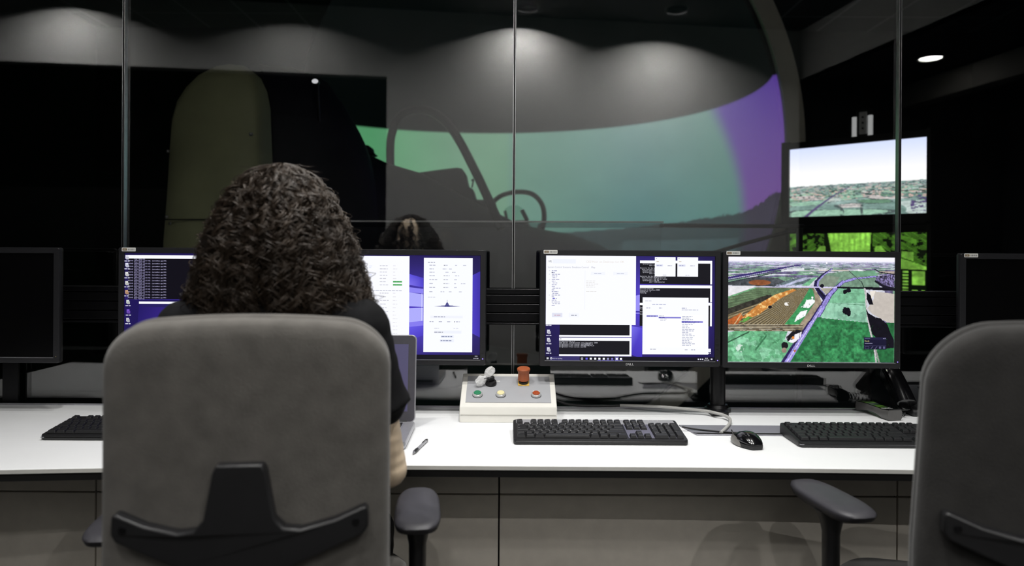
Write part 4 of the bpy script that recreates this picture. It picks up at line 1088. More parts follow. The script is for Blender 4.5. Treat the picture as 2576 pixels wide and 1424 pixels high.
    stroke([(1090, 580), (1020, 500)], 26, (26, 22, 44)); put(inpoly(X, Y, [(1040, 495), (1185, 490), (1118, 566)]), col((170, 166, 150), .12))
    stroke([(690, 1260), (860, 1000), (960, 850), (1060, 690), (1130, 570), (1200, 490), (1270, 430), (1390, 395), (1600, 372)], (96, 10), (46, 36, 88), .3); stroke([(715, 1250), (870, 1000), (965, 850), (1065, 690), (1135, 565), (1205, 485), (1275, 428), (1395, 394), (1600, 372)], (68, 7), (150, 140, 212), .25); stroke([(705, 1250), (860, 1000), (960, 850), (1060, 690)], (12, 5), (206, 200, 240))
    put(inpoly(X, Y, [(745, 1235), (1015, 785), (1060, 785), (800, 1235)]), col((46, 118, 70), .3))
    stroke([(480, 483), (1215, 483)], 9, (206, 200, 236)); stroke([(600, 466), (790, 466)], 7, (200, 196, 226)); stroke([(1220, 485), (1500, 490), (1790, 500)], (12, 34), (18, 17, 26)); stroke([(1600, 420), (1680, 470), (1790, 500)], (20, 30), (26, 24, 36)); stroke([(1455, 420), (1490, 500)], 8, (40, 56, 48)); stroke([(1330, 318), (1460, 430)], 6, (60, 70, 70))
    # lane, woods, tree clumps
    stroke([(1490, 495), (1503, 560), (1508, 650), (1525, 800), (1550, 920), (1590, 1080), (1610, 1235)], (18, 16), (196, 190, 194)); stroke([(1600, 1090), (1640, 1235)], 16, (150, 146, 146))
    blk = (18, 16, 26)
    put(inpoly(X, Y, [(1500, 690), (1530, 740), (1600, 780), (1650, 790), (1720, 850), (1750, 930), (1788, 1010), (1788, 1085), (1700, 1095), (1640, 1010), (1570, 950), (1535, 830)]) & (n1 > .22), col(blk, .4)); put(inpoly(X, Y, [(1512, 530), (1550, 560), (1578, 655), (1535, 652), (1512, 600)]), col(blk, .4))
    for cx, cy, r in ((1292, 525, 24), (1330, 515, 20), (1062, 470, 20), (1310, 720, 46), (1330, 755, 22), (540, 684, 16)): put((np.hypot(X - cx, (Y - cy) * 1.1) < r * (0.55 + .9 * n1)), col(blk, .4))
    put(inpoly(X, Y, [(705, 985), (790, 905), (870, 925), (840, 990), (790, 1050), (720, 1030)]) & (n1 > .28), col((24, 22, 28), .5)); put(inpoly(X, Y, [(790, 960), (862, 928), (850, 985), (780, 1045), (725, 1032)]) & (n1 > .42), col((238, 236, 244), .06)); put(np.hypot(X - 690, Y - 1068) < 36 * (.7 + .5 * n1), col((22, 20, 26), .4)); put(np.hypot(X - 685, Y - 1118) < 26 * (.7 + .5 * n1), col((150, 132, 118), .2))
    put(np.hypot(X - 775, Y - 990) < 14, col((226, 140, 60), .1)); put(np.hypot(X - 792, Y - 1122) < 11, col((190, 104, 70), .1)); put(np.hypot(X - 1107, Y - 240) < 9, col((252, 252, 255), .02))
    # small tool palette
    m = (X > 1485) & (X < 1712) & (Y > 980) & (Y < 1104); put(m, col((24, 22, 48), .05)); put(m & (Y < 1004), col((34, 32, 62), .05)); put(m & (np.abs(Y - 1066) < 2.2), col((60, 58, 90), .05))
    return lin_arr(img)
o = raster_mesh('screen', aerial(), mon[1], mon[2], m_display, mon[0], .0035); o.location = (0, 0, mon[3])
ui = UI(120, 183, 1790, 1235, mon[1], mon[2])
ui.text(1493, 1025, 'Ready', 22, (206, 198, 130), 2, fit=48); ui.grey_text(1494, 1042, 76, (160, 158, 190), 2, 7); ui.grey_text(1494, 992, 52, (96, 94, 140), 2, 6); ui.rect(1676, 990, 1686, 996, (150, 150, 180), 2); ui.rect(1692, 987, 1700, 997, (150, 150, 180), 2)
GI = (92, 90, 128)
for a, b, c_, d_ in ((1495, 1072, 1536, 1075), (1495, 1094, 1536, 1097), (1495, 1072, 1498, 1097), (1533, 1072, 1536, 1097), (1636, 1072, 1658, 1095), (1676, 1072, 1698, 1095)): ui.rect(a, b, c_, d_, GI, 2)
ui.line((1554, 1096), (1576, 1072), 6, GI, 2); ui.line((1595, 1096), (1617, 1072), 6, GI, 2)
ov = ui.build('palette_text', m_display, mon[0], .0033)
jb = bmesh.new(); jb.from_mesh(o.data); jb.from_mesh(ov.data); jb.to_mesh(o.data); jb.free()
bpy.data.objects.remove(ov)
# ================================================================== keyboards
U1 = 0.01905
def key_layout():
    """-> list of (x, y, w, h, legend): key centres in units; x from the left, y from the back"""
    K = []
    def row(y, x, ws, leg):
        for wd, l in zip(ws, leg):
            if wd < 0: x += -wd; continue
            K.append((x + wd / 2, y, wd, 1.0, l)); x += wd
        return x
    row(0, 0, [1, -1, 1, 1, 1, 1, -.5, 1, 1, 1, 1, -.5, 1, 1, 1, 1], ['esc', 0, 'F1', 'F2', 'F3', 'F4', 0, 'F5', 'F6', 'F7', 'F8', 0, 'F9', 'F10', 'F11', 'F12'])
    row(1.28, 0, [1] * 13 + [2], list("`1234567890-=") + ['<-'])
    row(2.28, 0, [1.5] + [1] * 12 + [1.5], ['Tab'] + list("QWERTYUIOP[]") + ['<'])
    row(3.28, 0, [1.75] + [1] * 11 + [2.25], ['Caps'] + list("ASDFGHJKL;@") + [''])
    row(4.28, 0, [1.25, 1] + [1] * 10 + [2.75], ['^', ','] + list("ZXCVBNM,./") + ['Shift'])
    row(5.28, 0, [1.25, 1.25, 1.25, 6.25, 1.25, 1.25, 1.25, 1.25], ['Ctrl', '*', 'Alt', '', 'Alt', '*', '=', 'Ctrl'])
    x0 = 15.35
    row(0, x0, [1, 1, 1], ['P', 'S', 'B'])
    row(1.28, x0, [1, 1, 1], ['Ins', 'Hm', 'PU']); row(2.28, x0, [1, 1, 1], ['Del', 'End', 'PD'])
    row(4.28, x0 + 1, [1], ['^']); row(5.28, x0, [1, 1, 1], ['<', 'v', '>'])
    x1 = 18.7
    row(1.28, x1, [1] * 4, list('N/*-')); row(2.28, x1, [1] * 3, list('789')); row(3.28, x1, [1] * 3, list('456')); row(4.28, x1, [1] * 3, list('123')); row(5.28, x1, [2, 1], ['0', '.'])
    K.append((x1 + 3.5, 2.78, 1, 2, '+')); K.append((x1 + 3.5, 4.78, 1, 2, 'En'))
    return K
def keyboard(x, y, label, style, rz=0.0):
    """x: centre, y: front edge depth"""
    t = thing('keyboard', label, 'keyboard', (x, y, DZ + .0), rz, 'desk keyboards')
    W = .452; D = .165 if style == 'silver' else .155
    ph = .013; pb = .030
    def zt(yy): return ph + (pb - ph) * yy / D
    cor = .012
    m = MB()
    oy = [(0.0, .002), (0.0, .008), (.004, ph - .001), (.010, ph + .0005)]
    base = MB()
    outline = rrect(W, D, .012, 5, 0, D / 2)
    rings = []
    for sc_, lo in ((.985, 0), (1.0, .2), (1.0, .8), (.99, 1.0), (.97, 1.0)):
        rings.append([Vector((px_ * (1 - (1 - sc_) * .3), D / 2 + (py_ - D / 2) * sc_, .001 + (zt(py_) - .001) * lo)) for px_, py_ in outline])
    base.loft(rings)
    base.build('case', m_black_pl, t, ang=.7)
    sl = math.atan2(pb - ph, D)
    if style == 'silver':
        fr = MB()
        pts = rrect(W - .016, .038, .010, 5, 0, D - .023)
        fr.add([Vector((a, b, zt(b) + .0012)) for a, b in pts] + [Vector((a, b, zt(b) - .002)) for a, b in pts], [tuple(range(len(pts)))] + [(i, len(pts) + i, len(pts) + (i + 1) % len(pts), (i + 1) % len(pts)) for i in range(len(pts))])
        fr.build('top_strip', mat('keyboard_silver', (150, 150, 154), .35, .0, noise=(120, .04)), t)
        pt = MB()
        for xa, xb in ((-W / 2 + .30, W / 2 - .012),):
            pts = [(xa, .016), (xb, .016), (xb, D - .042), (xa, D - .042)]
            pt.add([Vector((a, b, zt(b) + .0008)) for a, b in pts] + [Vector((a, b, zt(b) - .002)) for a, b in pts], [(0, 1, 2, 3), (0, 4, 5, 1), (1, 5, 6, 2), (2, 6, 7, 3), (3, 7, 4, 0)])
        pt.build('key_plate', m_kb_silver, t)
        MB().box((0, .0045, ph * .55), (W - .01, .012, .006)).build('front_lip', m_black_pl, t, bevel=.002)
        for k in range(3): MB().box((.150 + .0125 * k, D - .012, zt(D - .012) + .0016), (.0022, .0014, .0008)).build('status_light', m_legend, t)
    else:
        MB().box((0, .003, ph * .62), (W - .004, .006, .0016)).build('front_seam', m_alu, t)
    Kl = key_layout(); kx = (22.7) * U1; x_off = -kx / 2; rest = None
    km = {}
    top = D - (.0185 if style == 'silver' else .0125)
    ux = .435 / 22.7; uy = (top - .020 - .0) / 6.0
    x_off = -.2175
    R = Matrix.Rotation(sl, 3, 'X')
    for i, (kx_, ky_, kw, kh, leg) in enumerate(Kl):
        cx = x_off + kx_ * ux; cy = top - (ky_ + (kh / 2 if kh > 1 else .5) - (.5 if kh > 1 else 0)) * uy
        a, b = kw * ux - .0012, (kh * uy - .0012); a2, b2 = a - .0052, b - .0050; hk = .0075
        tgt = MB() if i < 100 else (rest or MB())
        if i >= 100: rest = tgt
        o = Vector((cx, cy, zt(cy) + .0005)) if i >= 100 else Vector((0, 0, 0))
        r0 = [Vector((sx * a / 2, sy * b / 2, 0)) for sx, sy in ((-1, -1), (1, -1), (1, 1), (-1, 1))]
        r1 = [Vector((sx * a2 / 2, sy * b2 / 2 + .0006, hk - (.0 if sy > 0 else .0006))) for sx, sy in ((-1, -1), (1, -1), (1, 1), (-1, 1))]
        tgt.loft([[o + (R @ p) for p in r0], [o + (R @ p) for p in r1]])
        if style == 'silver' and leg:
            s_ = .0040 if len(leg) < 3 else .0030
            g, wd = text2d(leg, s_)
            for vs, fs in g: tgt.add([o + (R @ Vector((-a2 / 2 + .0006 + p[0], b2 / 2 - .0044 + p[1], hk + .0001))) for p in vs], fs, 1)
        if i < 100:
            ko = tgt.build('key', [m_key, m_legend], t, smooth=False)
            ko.location = (cx, cy, zt(cy) + .0005)
            bv = ko.modifiers.new('bevel', 'BEVEL'); bv.width = .0006; bv.segments = 1; bv.limit_method = 'ANGLE'; bv.angle_limit = .6
    if rest is not None and rest.v:
        ro = rest.build('keys', [m_key, m_legend], t, smooth=False); ro['kind'] = 'stuff'
    return t
a = onz(1290, 1119, DZ); b = onz(1733, 1120, DZ)
keyboard((a.x + b.x) / 2, a.y, 'black keyboard with silver top strip in front of the white console box', 'silver', math.radians(.3))
a = onz(97, 1108, DZ)
keyboard(a.x + .228, a.y, 'black keyboard at the far left half hidden by the chair back', 'black', math.radians(0))
a = onz(2016, 1127, DZ)
keyboard(a.x + .222, a.y, 'black keyboard at the right running behind the grey chair', 'black', math.radians(-.3))

# ================================================================== mouse
def mouse():
    c = onz(1878, 1120, DZ); rz = math.radians(13)
    t = thing('computer_mouse', 'black wired mouse with grey sides right of the silver-topped keyboard', 'mouse', (c.x, c.y, DZ), rz)
    L = .108; rings = []; n = 24
    def prof(k):
        y = -L / 2 + L * k
        wd = .0305 * (math.sin(pi * min(1, max(.0, k * .92 + .045))) ** .42)
        h = .043 * (math.sin(pi * (k * .80 + .10)) ** .9) * (1.0 - .25 * k)
        return y, wd, h
    top = MB(); side = MB()
    rt, rs = [], []
    for i in range(19):
        k = i / 18; y, wd, h = prof(k)
        waist = 1 - .10 * math.exp(-((k - .55) / .2) ** 2)
        ring = []; ringb = []
        for j in range(17):
            a = pi * j / 16
            x = wd * math.cos(a) * (1.0 + .0); z = .010 + (h - .010) * (math.sin(a) ** .75 if math.sin(a) > 0 else 0)
            ring.append(Vector((x * (.94 + .06), y, z)))
        rt.append(ring)
        rs.append([Vector((sx * wd * waist * q, y * (1 if q > .9 else .99), z)) for sx, q, z in ((-1, .9, .001), (-1, 1.0, .004), (-1, .985, .011), (1, .985, .011), (1, 1.0, .004), (1, .9, .001))])
    top.loft(rt, cap=True, closed=True); top.build('shell', m_black_gl, t, ang=1.2, sub=1)
    side.loft(rs); mat('mouse_grey', (118, 116, 112), .4, noise=(80, .05)); side.build('side_band', m_black_pl, t, ang=.6)
    # grey grips rising on the flanks
    for s in (-1, 1):
        g = MB(); r = []
        for i in range(9):
            k = .30 + .66 * i / 8; y, wd, h = prof(k); hh = .004 + .021 * math.sin(pi * i / 8) ** .7
            r.append([Vector((s * wd * 1.01, y, .0025)), Vector((s * (wd * .985 + .0014), y, .0025 + (hh - .0025) * .5)), Vector((s * (wd * .90 + .0014), y, hh)), Vector((s * wd * .80, y, .0025))])
        g.loft(r); g.build('side_grip', MATS['mouse_grey'], t, ang=1)
    y, wd, h = prof(.80)
    MB().lathe([(.0045, -.0035), (.006, -.002), (.006, .002), (.0045, .0035)], 18, (0, y, h - .003), axis='x').build('scroll_wheel', m_black_pl, t)
    MB().tube([(0, L / 2 - .004, .010), (0, L / 2 + .012, .011), (0.001, L / 2 + .02, .018), (0.004, L / 2 + .03, .020)], .0017, 8).build('cable', m_black_pl, t)
mouse()

# ================================================================== white console box with buttons
def console_box():
    bl = onz(1155.5, 1063, DZ); br = onz(1401, 1064, DZ)
    W = br.x - bl.x; cx = (bl.x + br.x) / 2
    t = thing('button_console', 'white sloped console box with grey top panel and coloured push buttons', 'control box', (cx, bl.y, DZ))
    h0 = .046; d1 = .165; h1 = .117
    prof = [(0, 0.0), (.001, h0 - .004), (.003, h0), (d1, h1), (d1 + .004, h1 - .004), (d1 + .004, 0)]
    b = MB(); 
    half = .024
    b.prism([(y, z) for y, z in prof], W, 'yz', -W / 2)
    b.build('housing', m_cream, t, bevel=.0035, seg=3)
    MB().box((0, -.0002, .0225), (W - .006, .0012, .0007)).build('seam', mat('seam_grey', (168, 166, 160), .6, noise=(30, .05)), t)
    ang = math.atan2(h1 - h0, d1 - .003)
    Ls = math.hypot(h1 - h0, d1 - .003)
    sl = bpy.data.objects.new('sloped_panel', None)
    # panel lying on the slope
    R = Matrix.Rotation(ang, 3, 'X'); O = Vector((0, .003, h0))
    def sp(x, s, n=0.0): return O + R @ Vector((x, s, n))
    pw = MB(); x0, x1, s0, s1 = -W / 2 + .016, W / 2 - .016, .020, Ls - .018
    pts = [(x0, s0), (x1, s0), (x1, s1), (x0, s1)]
    pw.add([sp(a, b_, .0) for a, b_ in pts] + [sp(a, b_, .0015) for a, b_ in pts], [(4, 5, 6, 7), (0, 1, 5, 4), (1, 2, 6, 5), (2, 3, 7, 6), (3, 0, 4, 7)])
    panel = pw.build('top_panel', m_panel_grey, t, smooth=False)
    def on(px, py, z=.0015):
        """slope coordinates of a photo point"""
        best = None
        for k in range(400):
            s = Ls * k / 399; w_ = sp(0, s, z) + Vector((cx, bl.y, DZ)); x = (px - PX) / F * w_.y
            q = PY - (w_.z - CAMZ) / w_.y * F + (px - PX) * math.sin(ROLL)
            if best is None or abs(q - py) < best[0]: best = (abs(q - py), x - cx, s)
        return best[1], best[2]
    def lathe_on(name, prof, x, s, m, parent, n=28):
        o = MB().lathe(prof, n).build(name, m, parent)
        p = sp(x, s, .0015); o.location = p; o.rotation_euler = (ang, 0, 0); return o
    m_ring = mat('button_ring', (216, 216, 214), .25, .5, noise=(60, .03))
    for px, py, nm, colr in ((1203.5, 994, 'green', (34, 122, 82)), (1262, 994, 'cream', (226, 217, 168)), (1351, 995, 'orange', (158, 68, 30))):
        x, s = on(px, py)
        ring = lathe_on('push_button', [(.0001, 0), (.0145, 0), (.0150, .002), (.0145, .0065), (.0125, .0085), (.0112, .0085), (.0112, .006), (.0001, .006)], x, s, m_ring, t)
        ring['label'] = nm + ' push button with a silver ring'
        cap = MB().lathe([(.0001, .006), (.0110, .006), (.0110, .0095), (.0095, .0108), (.0001, .0112)], 28).build('button_cap', mat('cap_' + nm, colr, .35, noise=(40, .05)), ring)
        p = MB()
        base = lathe_on('button_base', [(.0001, 0), (.0155, 0), (.0155, .0012), (.0001, .0012)], x, s, m_dark_gap, t)
        if nm == 'orange':
            x2, s2 = on(1351, 985); q = [sp(x2 - .010, s2 - .002, .0016), sp(x2 + .010, s2 - .002, .0016), sp(x2 + .010, s2 + .003, .0016), sp(x2 - .010, s2 + .003, .0016)]
            MB().add(q, [(0, 1, 2, 3)]).build('button_label', m_label, t, smooth=False)
    # tall orange emergency stop
    x, s = on(1319, 963)
    p = sp(x, s, 0)
    es = MB(); es.box((0, 0, .0025), (.034, .034, .002)); pl = es.build('stop_plate', mat('stop_yellow', (232, 188, 92), .5, noise=(40, .05)), t, bevel=.0005); pl.location = p; pl.rotation_euler = (ang, 0, 0); pl['label'] = 'yellow plate under the stop knob'
    st = MB().lathe([(.0001, .003), (.0150, .003), (.0150, .011), (.0001, .011)], 32).build('stop_collar', m_black_pl, t); st.location = p; st.rotation_euler = (ang, 0, 0)
    kn = MB().lathe([(.0001, .010), (.0165, .010), (.0180, .012), (.0172, .018), (.0168, .034), (.0176, .038), (.0200, .042), (.0202, .046), (.0186, .0485), (.0001, .050)], 40).build('stop_knob', mat('stop_orange', (172, 92, 54), .45, noise=(30, .05)), t); kn.location = p; kn.rotation_euler = (ang * .45, 0, 0); kn['label'] = 'tall orange emergency stop knob'
    # key switch, rear left
    x, s = on(1237, 966)
    ks = lathe_on('key_switch', [(.0001, 0), (.0170, 0), (.0175, .003), (.0165, .009), (.0150, .011), (.0001, .011)], x, s, m_black_pl, t)
    k2 = MB().box((0.0, 0.0, .018), (.022, .009, .014)).build('switch_lever', m_black_pl, ks, bevel=.002); k2.rotation_euler = (0, 0, .5)
    x2, s2 = on(1255, 959); q = [sp(x2 - .008, s2 - .002, .0016), sp(x2 + .006, s2 - .002, .0016), sp(x2 + .006, s2 + .002, .0016), sp(x2 - .008, s2 + .002, .0016)]
    MB().add(q, [(0, 1, 2, 3)]).build('switch_label', m_label, t, smooth=False)
    x3, s3 = on(1222, 966)
    return (Vector((cx, bl.y, DZ)) + sp(x3, s3, .013)), ang
bp, bang = console_box()
def bag():
    t = thing('plastic_bag', 'crumpled clear plastic bag tied to the key switch on the console', 'bag', bp)
    m = bpy.data.materials.new('crumpled_clear_film'); m.use_nodes = True; nt = m.node_tree
    pb = nt.nodes['Principled BSDF']; pb.inputs['Base Color'].default_value = (.9, .9, .9, 1); pb.inputs['Roughness'].default_value = .16; pb.inputs['Alpha'].default_value = .55
    nz = nt.nodes.new('ShaderNodeTexNoise'); nz.inputs['Scale'].default_value = 160; bp_ = nt.nodes.new('ShaderNodeBump'); bp_.inputs['Strength'].default_value = .8; bp_.inputs['Distance'].default_value = .004
    tc = nt.nodes.new('ShaderNodeTexCoord'); nt.links.new(tc.outputs['Object'], nz.inputs['Vector']); nt.links.new(nz.outputs['Fac'], bp_.inputs['Height']); nt.links.new(bp_.outputs['Normal'], pb.inputs['Normal'])
    rr = random.Random(4)
    def tubef(p0, p1, prof, name, seed, flat=.45):
        r = random.Random(seed); g = MB(); p0, p1 = Vector(p0), Vector(p1); ax = (p1 - p0).normalized(); sx = Vector((-ax.z, 0, ax.x)).normalized() if abs(ax.y) < .9 else Vector((1, 0, 0)); sy = ax.cross(sx); rings = []
        for k, wd in enumerate(prof):
            c = p0.lerp(p1, k / (len(prof) - 1)); ring = []
            for j in range(14):
                a = 2 * pi * j / 14; q = wd * (1 + r.uniform(-.28, .28))
                ring.append(c + sx * math.cos(a) * q + sy * math.sin(a) * q * flat)
            rings.append(ring)
        return g.loft(rings).build(name, m, t, ang=.35)
    tubef((.004, -.004, .010), (-.026, -.016, -.006), (.006, .009, .012, .013, .013, .012, .010), 'bag_body', 3)
    tubef((.003, -.003, .010), (.026, .004, .040), (.006, .011, .014, .013, .014, .010, .007), 'bag_top', 8)
    tg = MB().prism(rrect(.016, .010, .002, 3), .0006, 'xz', 0); o = tg.build('paper_tag', m_label, t); o.location = (.020, -.004, .034); o.rotation_euler = (.3, -.7, .2)
    MB().tube([(-.006, -.006, .004), (.002, -.014, .010), (.010, -.010, .010), (.014, .002, .004), (.006, .006, .002)], .0011, 6).build('tie', m_black_pl, t)
    MB().tube([(.004, -.012, .010), (.010, -.015, .002), (.013, -.013, -.002)], .0009, 6).build('tie_end', m_black_pl, t)
bag()

# ================================================================== laptop
def laptop():
    hr = onz(1044, 1078, DZ); d = hr.y
    W = .345; cx = hr.x - W / 2
    t = thing('laptop', 'open silver laptop in front of the seated person', 'laptop', (cx, d, DZ), math.radians(1.5))
    m_s = mat('laptop_silver', (178, 178, 184), .35, .6, noise=(70, .04))
    m_kb = mat('laptop_deck', (150, 150, 160), .4, .4, noise=(60, .04))
    b = MB(); rings = []
    for k, z in ((.985, .002), (1, .006), (1, .015), (.99, .019)):
        rings.append([Vector((p[0] * k, p[1], z)) for p in rrect(W, .24, .012, 5, 0, -.12)])
    b.loft(rings); b.build('base', m_s, t, ang=.7)
    MB().box((0, -.075, .0192), (.29, .105, .0012)).build('keyboard_well', m_kb, t, bevel=.0004)
    for r in range(6):
        for c_ in range(14):
            ko = MB().box((-.133 + .0204 * c_, -.034 - .0172 * r, .0208), (.0168, .0140, .0022)).build('key', m_key, t)
    MB().box((0, -.185, .0192), (.105, .062, .0008)).build('touchpad', m_kb, t, bevel=.0003)
    lid = bpy.data.objects.new('lid', None)
    tilt = math.radians(7); Lh = .245
    m = MB(); rr_ = []
    for k, y in ((.985, 0.0), (1, .002), (1, .006), (.98, .0085)):
        rr_.append([Vector((p[0] * (1 - (1 - k) * .4), y, Lh / 2 + (p[1]) * k)) for p in rrect(W, Lh, .014, 6)])
    m.loft(rr_); L = m.build('lid', m_s, t, ang=.7); L.location = (0, -.002, .016); L.rotation_euler = (-tilt, 0, 0)
    MB().prism(rrect(W - .006, Lh - .006, .012, 5, 0, Lh / 2), .0008, 'xz', -.0008).build('screen_bezel', mat('laptop_bezel', (72, 71, 78), .4, noise=(60, .06)), L)
    MB().box((0, -.0010, Lh / 2 + .002), (.300, .0006, .188)).build('screen', mat('laptop_screen', (60, 58, 80), .35, noise=(3, .05), emit=(84, 80, 112), estr=.55), L)
    MB().tube([(-.15, .002, .018), (.15, .002, .018)], .006, 10, smooth=False).build('hinge', m_black_pl, t)
laptop()

# ================================================================== pen, cables, telephones
def pen():
    a = onz(1040, 1138, DZ + .006); b = onz(1074, 1106, DZ + .006)
    c = (a + b) / 2; v = b - a; L = .14; ang = math.atan2(v.y, v.x)
    t = thing('ballpoint_pen', 'clear ballpoint pen with black grip lying beside the laptop', 'pen', (c.x, c.y, DZ + .0048), ang)
    MB().lathe([(.0004, -.070), (.0016, -.066), (.0034, -.058), (.0034, -.052)], 12, axis='x').build('tip', m_steel, t)
    MB().lathe([(.0034, -.058), (.0042, -.054), (.0042, -.030), (.0036, -.028)], 14, axis='x').build('grip', m_black_pl, t)
    MB().lathe([(.0034, -.030), (.0036, .050), (.0030, .055)], 14, axis='x').build('barrel', mat('pen_barrel', (150, 150, 156), .2, noise=(60, .1)), t)
    MB().lathe([(.0032, .050), (.0036, .052), (.0036, .064), (.0020, .068)], 14, axis='x').build('end_cap', m_black_gl, t)
    MB().box((.036, 0, .0046), (.036, .0024, .001)).build('clip', m_black_gl, t, bevel=.0003)
pen()
def cable(name, label, pts, r, m, cat='cable'):
    o = MB().tube(pts, r, 10).build(name, m)
    return tag(o, label, cat)
m_cg = mat('grey_cable', (176, 175, 172), .55, noise=(40, .05))
pc = P(1806, 1000, 2.378).x
cable('grey_cable', 'thick pale grey cable looping past the pole base into the desk flap',
      [P(1560, 1020, 2.405), P(1640, 1022, 2.36), P(1720, 1028, 2.335), P(1776, 1034, 2.315), onz(1800, 1039, DZ + .014), onz(1822, 1045, DZ + .012), onz(1836, 1054, DZ + .010), onz(1835, 1066, DZ + .008), onz(1824, 1079, DZ + .008), onz(1813, 1089, DZ + .005)], .0045, m_cg)
cable('black_cable', 'black cable running along the desk back from the white console box',
      [P(1398, 1006, 2.40), P(1425, 1016, 2.40), P(1460, 1020, 2.405), P(1510, 1021, 2.408), P(1560, 1020, 2.405)], .0045, m_black_pl)
cable('keyboard_cable', 'thin black cable from the silver-topped keyboard to the mouse',
      [onz(1716, 1074, DZ + .012), onz(1745, 1079, DZ + .007), onz(1790, 1084, DZ + .0062), onz(1840, 1088, DZ + .0062), onz(1868, 1089.5, DZ + .006), onz(1882, 1093, DZ + .004)], .0022, m_black_pl)

def desk_phone():
    c = onz(2285, 1052, DZ)
    t = thing('desk_telephone', 'black desk telephone with tilted receiver beside the right chair back', 'telephone', (c.x + .055, c.y + .02, DZ), math.radians(-4))
    b = MB(); b.prism([(0, 0), (0, .018), (.14, .075), (.165, .070), (.165, 0)], .20, 'yz', -.03); b.build('base', m_black_pl, t, bevel=.006, seg=3)
    h = MB().tube([(-.045, .005, .040), (-.045, .05, .080), (-.047, .11, .125), (-.052, .17, .150), (-.060, .20, .146)], .02, 12, rr=[.022, .020, .019, .021, .023], squash=(1.35, .85)).build('receiver', m_black_gl, t)
    MB().prism([(.0, .02), (.02, .012), (.20, .10), (.20, .135), (.165, .140)], .030, 'yz', -.062).build('cradle', m_black_gl, t, bevel=.006)
    MB().box((.07, .085, .062), (.07, .06, .004), rot=Matrix.Rotation(.38, 3, 'X')).build('keypad', m_key, t)
    pts = []
    for k in range(150):
        a = k / 149; th = 2 * pi * 18 * a
        px_ = -.055 - .06 * math.sin(pi * a); py_ = -.012 + .10 * a - .02 * math.sin(pi * a)
        pts.append((px_ + .0 * th, py_ + .006 * math.cos(th), .0085 + .006 * math.sin(th)))
    MB().tube(pts, .0017, 6, smooth=False).build('coiled_cord', m_black_pl, t)
desk_phone()
def handset():
    a = onz(2178, 1036, DZ); b = onz(2242, 1056, DZ)
    c = (a + b) / 2; v = b - a; L = .150; ang = math.atan2(v.y, v.x)
    t = thing('cordless_handset', 'grey and black cordless handset lying left of the desk telephone', 'telephone', (c.x, c.y, DZ), ang)
    m_h = mat('handset_grey', (92, 91, 90), .4, noise=(50, .06))
    rings = []; tops = []
    for k in range(13):
        q = k / 12; x = -L / 2 + L * q
        lift = .010 * math.sin(pi * min(1, q / .75)) if q < .75 else 0
        hh = .024 + .008 * abs(q - .45) * 2
        wd = .021 + .003 * math.cos(2 * pi * q)
        z0 = .0015 + lift; z1 = hh + lift * .6
        rings.append([Vector((x, sy * wd * w_, z0 + (z1 - z0) * zz)) for sy, w_, zz in ((-1, .8, 0), (-1, 1, .25), (-1, 1, .75), (-1, .85, .97), (1, .85, .97), (1, 1, .75), (1, 1, .25), (1, .8, 0))])
        tops.append([Vector((x * .97, sy * wd * w_, z1 + zz)) for sy, w_, zz in ((-1, .86, -.003), (-1, .80, .0012), (1, .80, .0012), (1, .86, -.003))])
    MB().loft(rings).build('body', m_h, t, ang=.9)
    MB().loft(tops).build('face_plate', m_black_gl, t, ang=.9)
    for r in range(4):
        for c_ in range(3):
            MB().box((.010 + .0125 * r, -.011 + .011 * c_, .0285 + .0006 * r), (.0085, .0075, .002)).build('button', mat('handset_button', (150, 150, 150), .5, noise=(40, .05)), t, bevel=.0006)
    MB().box((-.028, 0, .0290), (.036, .028, .0015)).build('display', m_screen_off, t, bevel=.0005)
handset()
